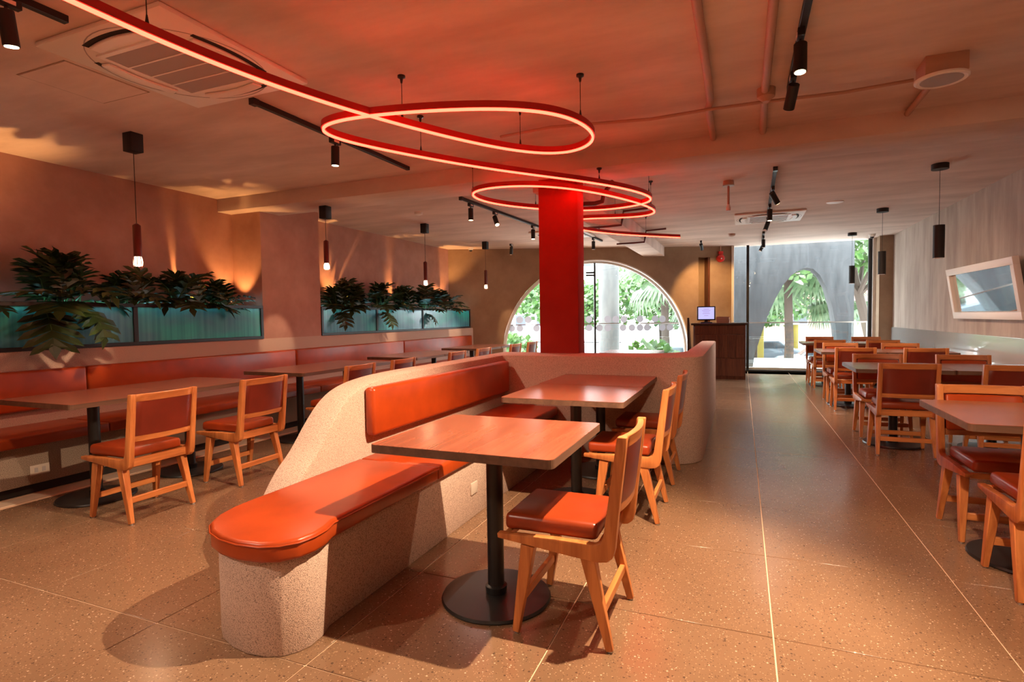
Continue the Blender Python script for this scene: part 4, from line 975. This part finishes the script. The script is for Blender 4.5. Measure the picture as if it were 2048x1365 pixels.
def car(x, y, z, rz, label, m):
    t = thing('car', label, 'car', (x, y, z), rz)
    mb = MB(); mb.prism_x([(-2.1,0.35),(2.1,0.35),(2.15,0.65),(1.9,0.85),(1.0,0.95),(0.45,1.42),(-1.0,1.45),(-1.6,1.0),(-2.1,0.92),(-2.2,0.6)], -0.85, 0.85); obj('body', mb, M[m], t, 0.07, 3)
    for s in (-1, 1):
        mb = MB(); mb.prism_x([(0.85,0.98),(0.40,1.34),(-0.95,1.37),(-1.45,1.02)], s*0.845, s*0.86); obj('side_window', mb, M['car_glass'], t)
        for yy in (-1.35, 1.35):
            mb = MB(); mb.tube([(s*0.70,yy,0.33),(s*0.88,yy,0.33)], 0.33, 20); w = obj('wheel', mb, M['tyre'], t, smooth=True)
            mb = MB(); mb.tube([(s*0.86,yy,0.33),(s*0.89,yy,0.33)], 0.21, 16); obj('hubcap', mb, M['steel'], w)
    mb = MB(); mb.add([(-0.72,0.98,0.99),(0.72,0.98,0.99),(0.66,0.50,1.39),(-0.66,0.50,1.39)], [(0,1,2,3)]); obj('windscreen', mb, M['car_glass'], t)
car(3.6, 31.0, -1.78, PI/2, 'pale parked car with its wheel toward the chairs, beyond the hedge', 'car_white')
car(1.0, 36.5, -1.78, PI/2, 'silver car farther down the road behind the parked car', 'car_dark')
car(-3.6, 28.9+0.9, -1.78, PI/2, 'silver car seen low through the arched window', 'car_dark')
for x, y, lab in ((0.95, 33.5, 'yellow painted post left in the facade arch view'), (3.0, 38.0, 'yellow painted kiosk post right of the palm trunk')):
    t = thing('yellow_bollard', lab, 'post', (x, y, -1.75)); mb = MB(); mb.box(-0.16, 0.16, -0.16, 0.16, 0.0, 2.3); obj('body', mb, M['yellow'], t, 0.03); mb = MB(); mb.box(-0.2, 0.2, -0.2, 0.2, 2.3, 2.42); obj('cap', mb, M['ext_white'], t)
def building(x0, x1, y, h, m, label, nx, nz):
    t = thing('street_building', label, 'building', ((x0+x1)/2, y, -1.7)); w = x1-x0
    mb = MB(); mb.box(-w/2, w/2, 0, 8, 0, h); obj('wall', mb, M[m], t)
    mb = MB(); mb.box(-w/2-0.2, w/2+0.2, -0.2, 8, h, h+0.3); obj('parapet', mb, M['pave'], t)
    for i in range(nx):
        for k in range(nz):
            xx = -w/2+w*(i+0.5)/nx; zz = 1.0+(h-1.0)*(k+0.25)/nz
            mb = MB(); mb.box(xx-0.7, xx+0.7, -0.06, 0.02, zz, zz+1.4); f = obj('window', mb, M['ext_white'], t); mb = MB(); mb.box(xx-0.62, xx+0.62, -0.075, -0.055, zz+0.08, zz+1.32); obj('pane', mb, M['car_glass'], f)
building(-4, 12, 62, 7.5, 'ext_pink', 'low pinkish building across the road beyond the facade arch', 6, 2)
building(-30, -12, 60, 14, 'ext_white', 'white building across the road beyond the arched window', 7, 4)
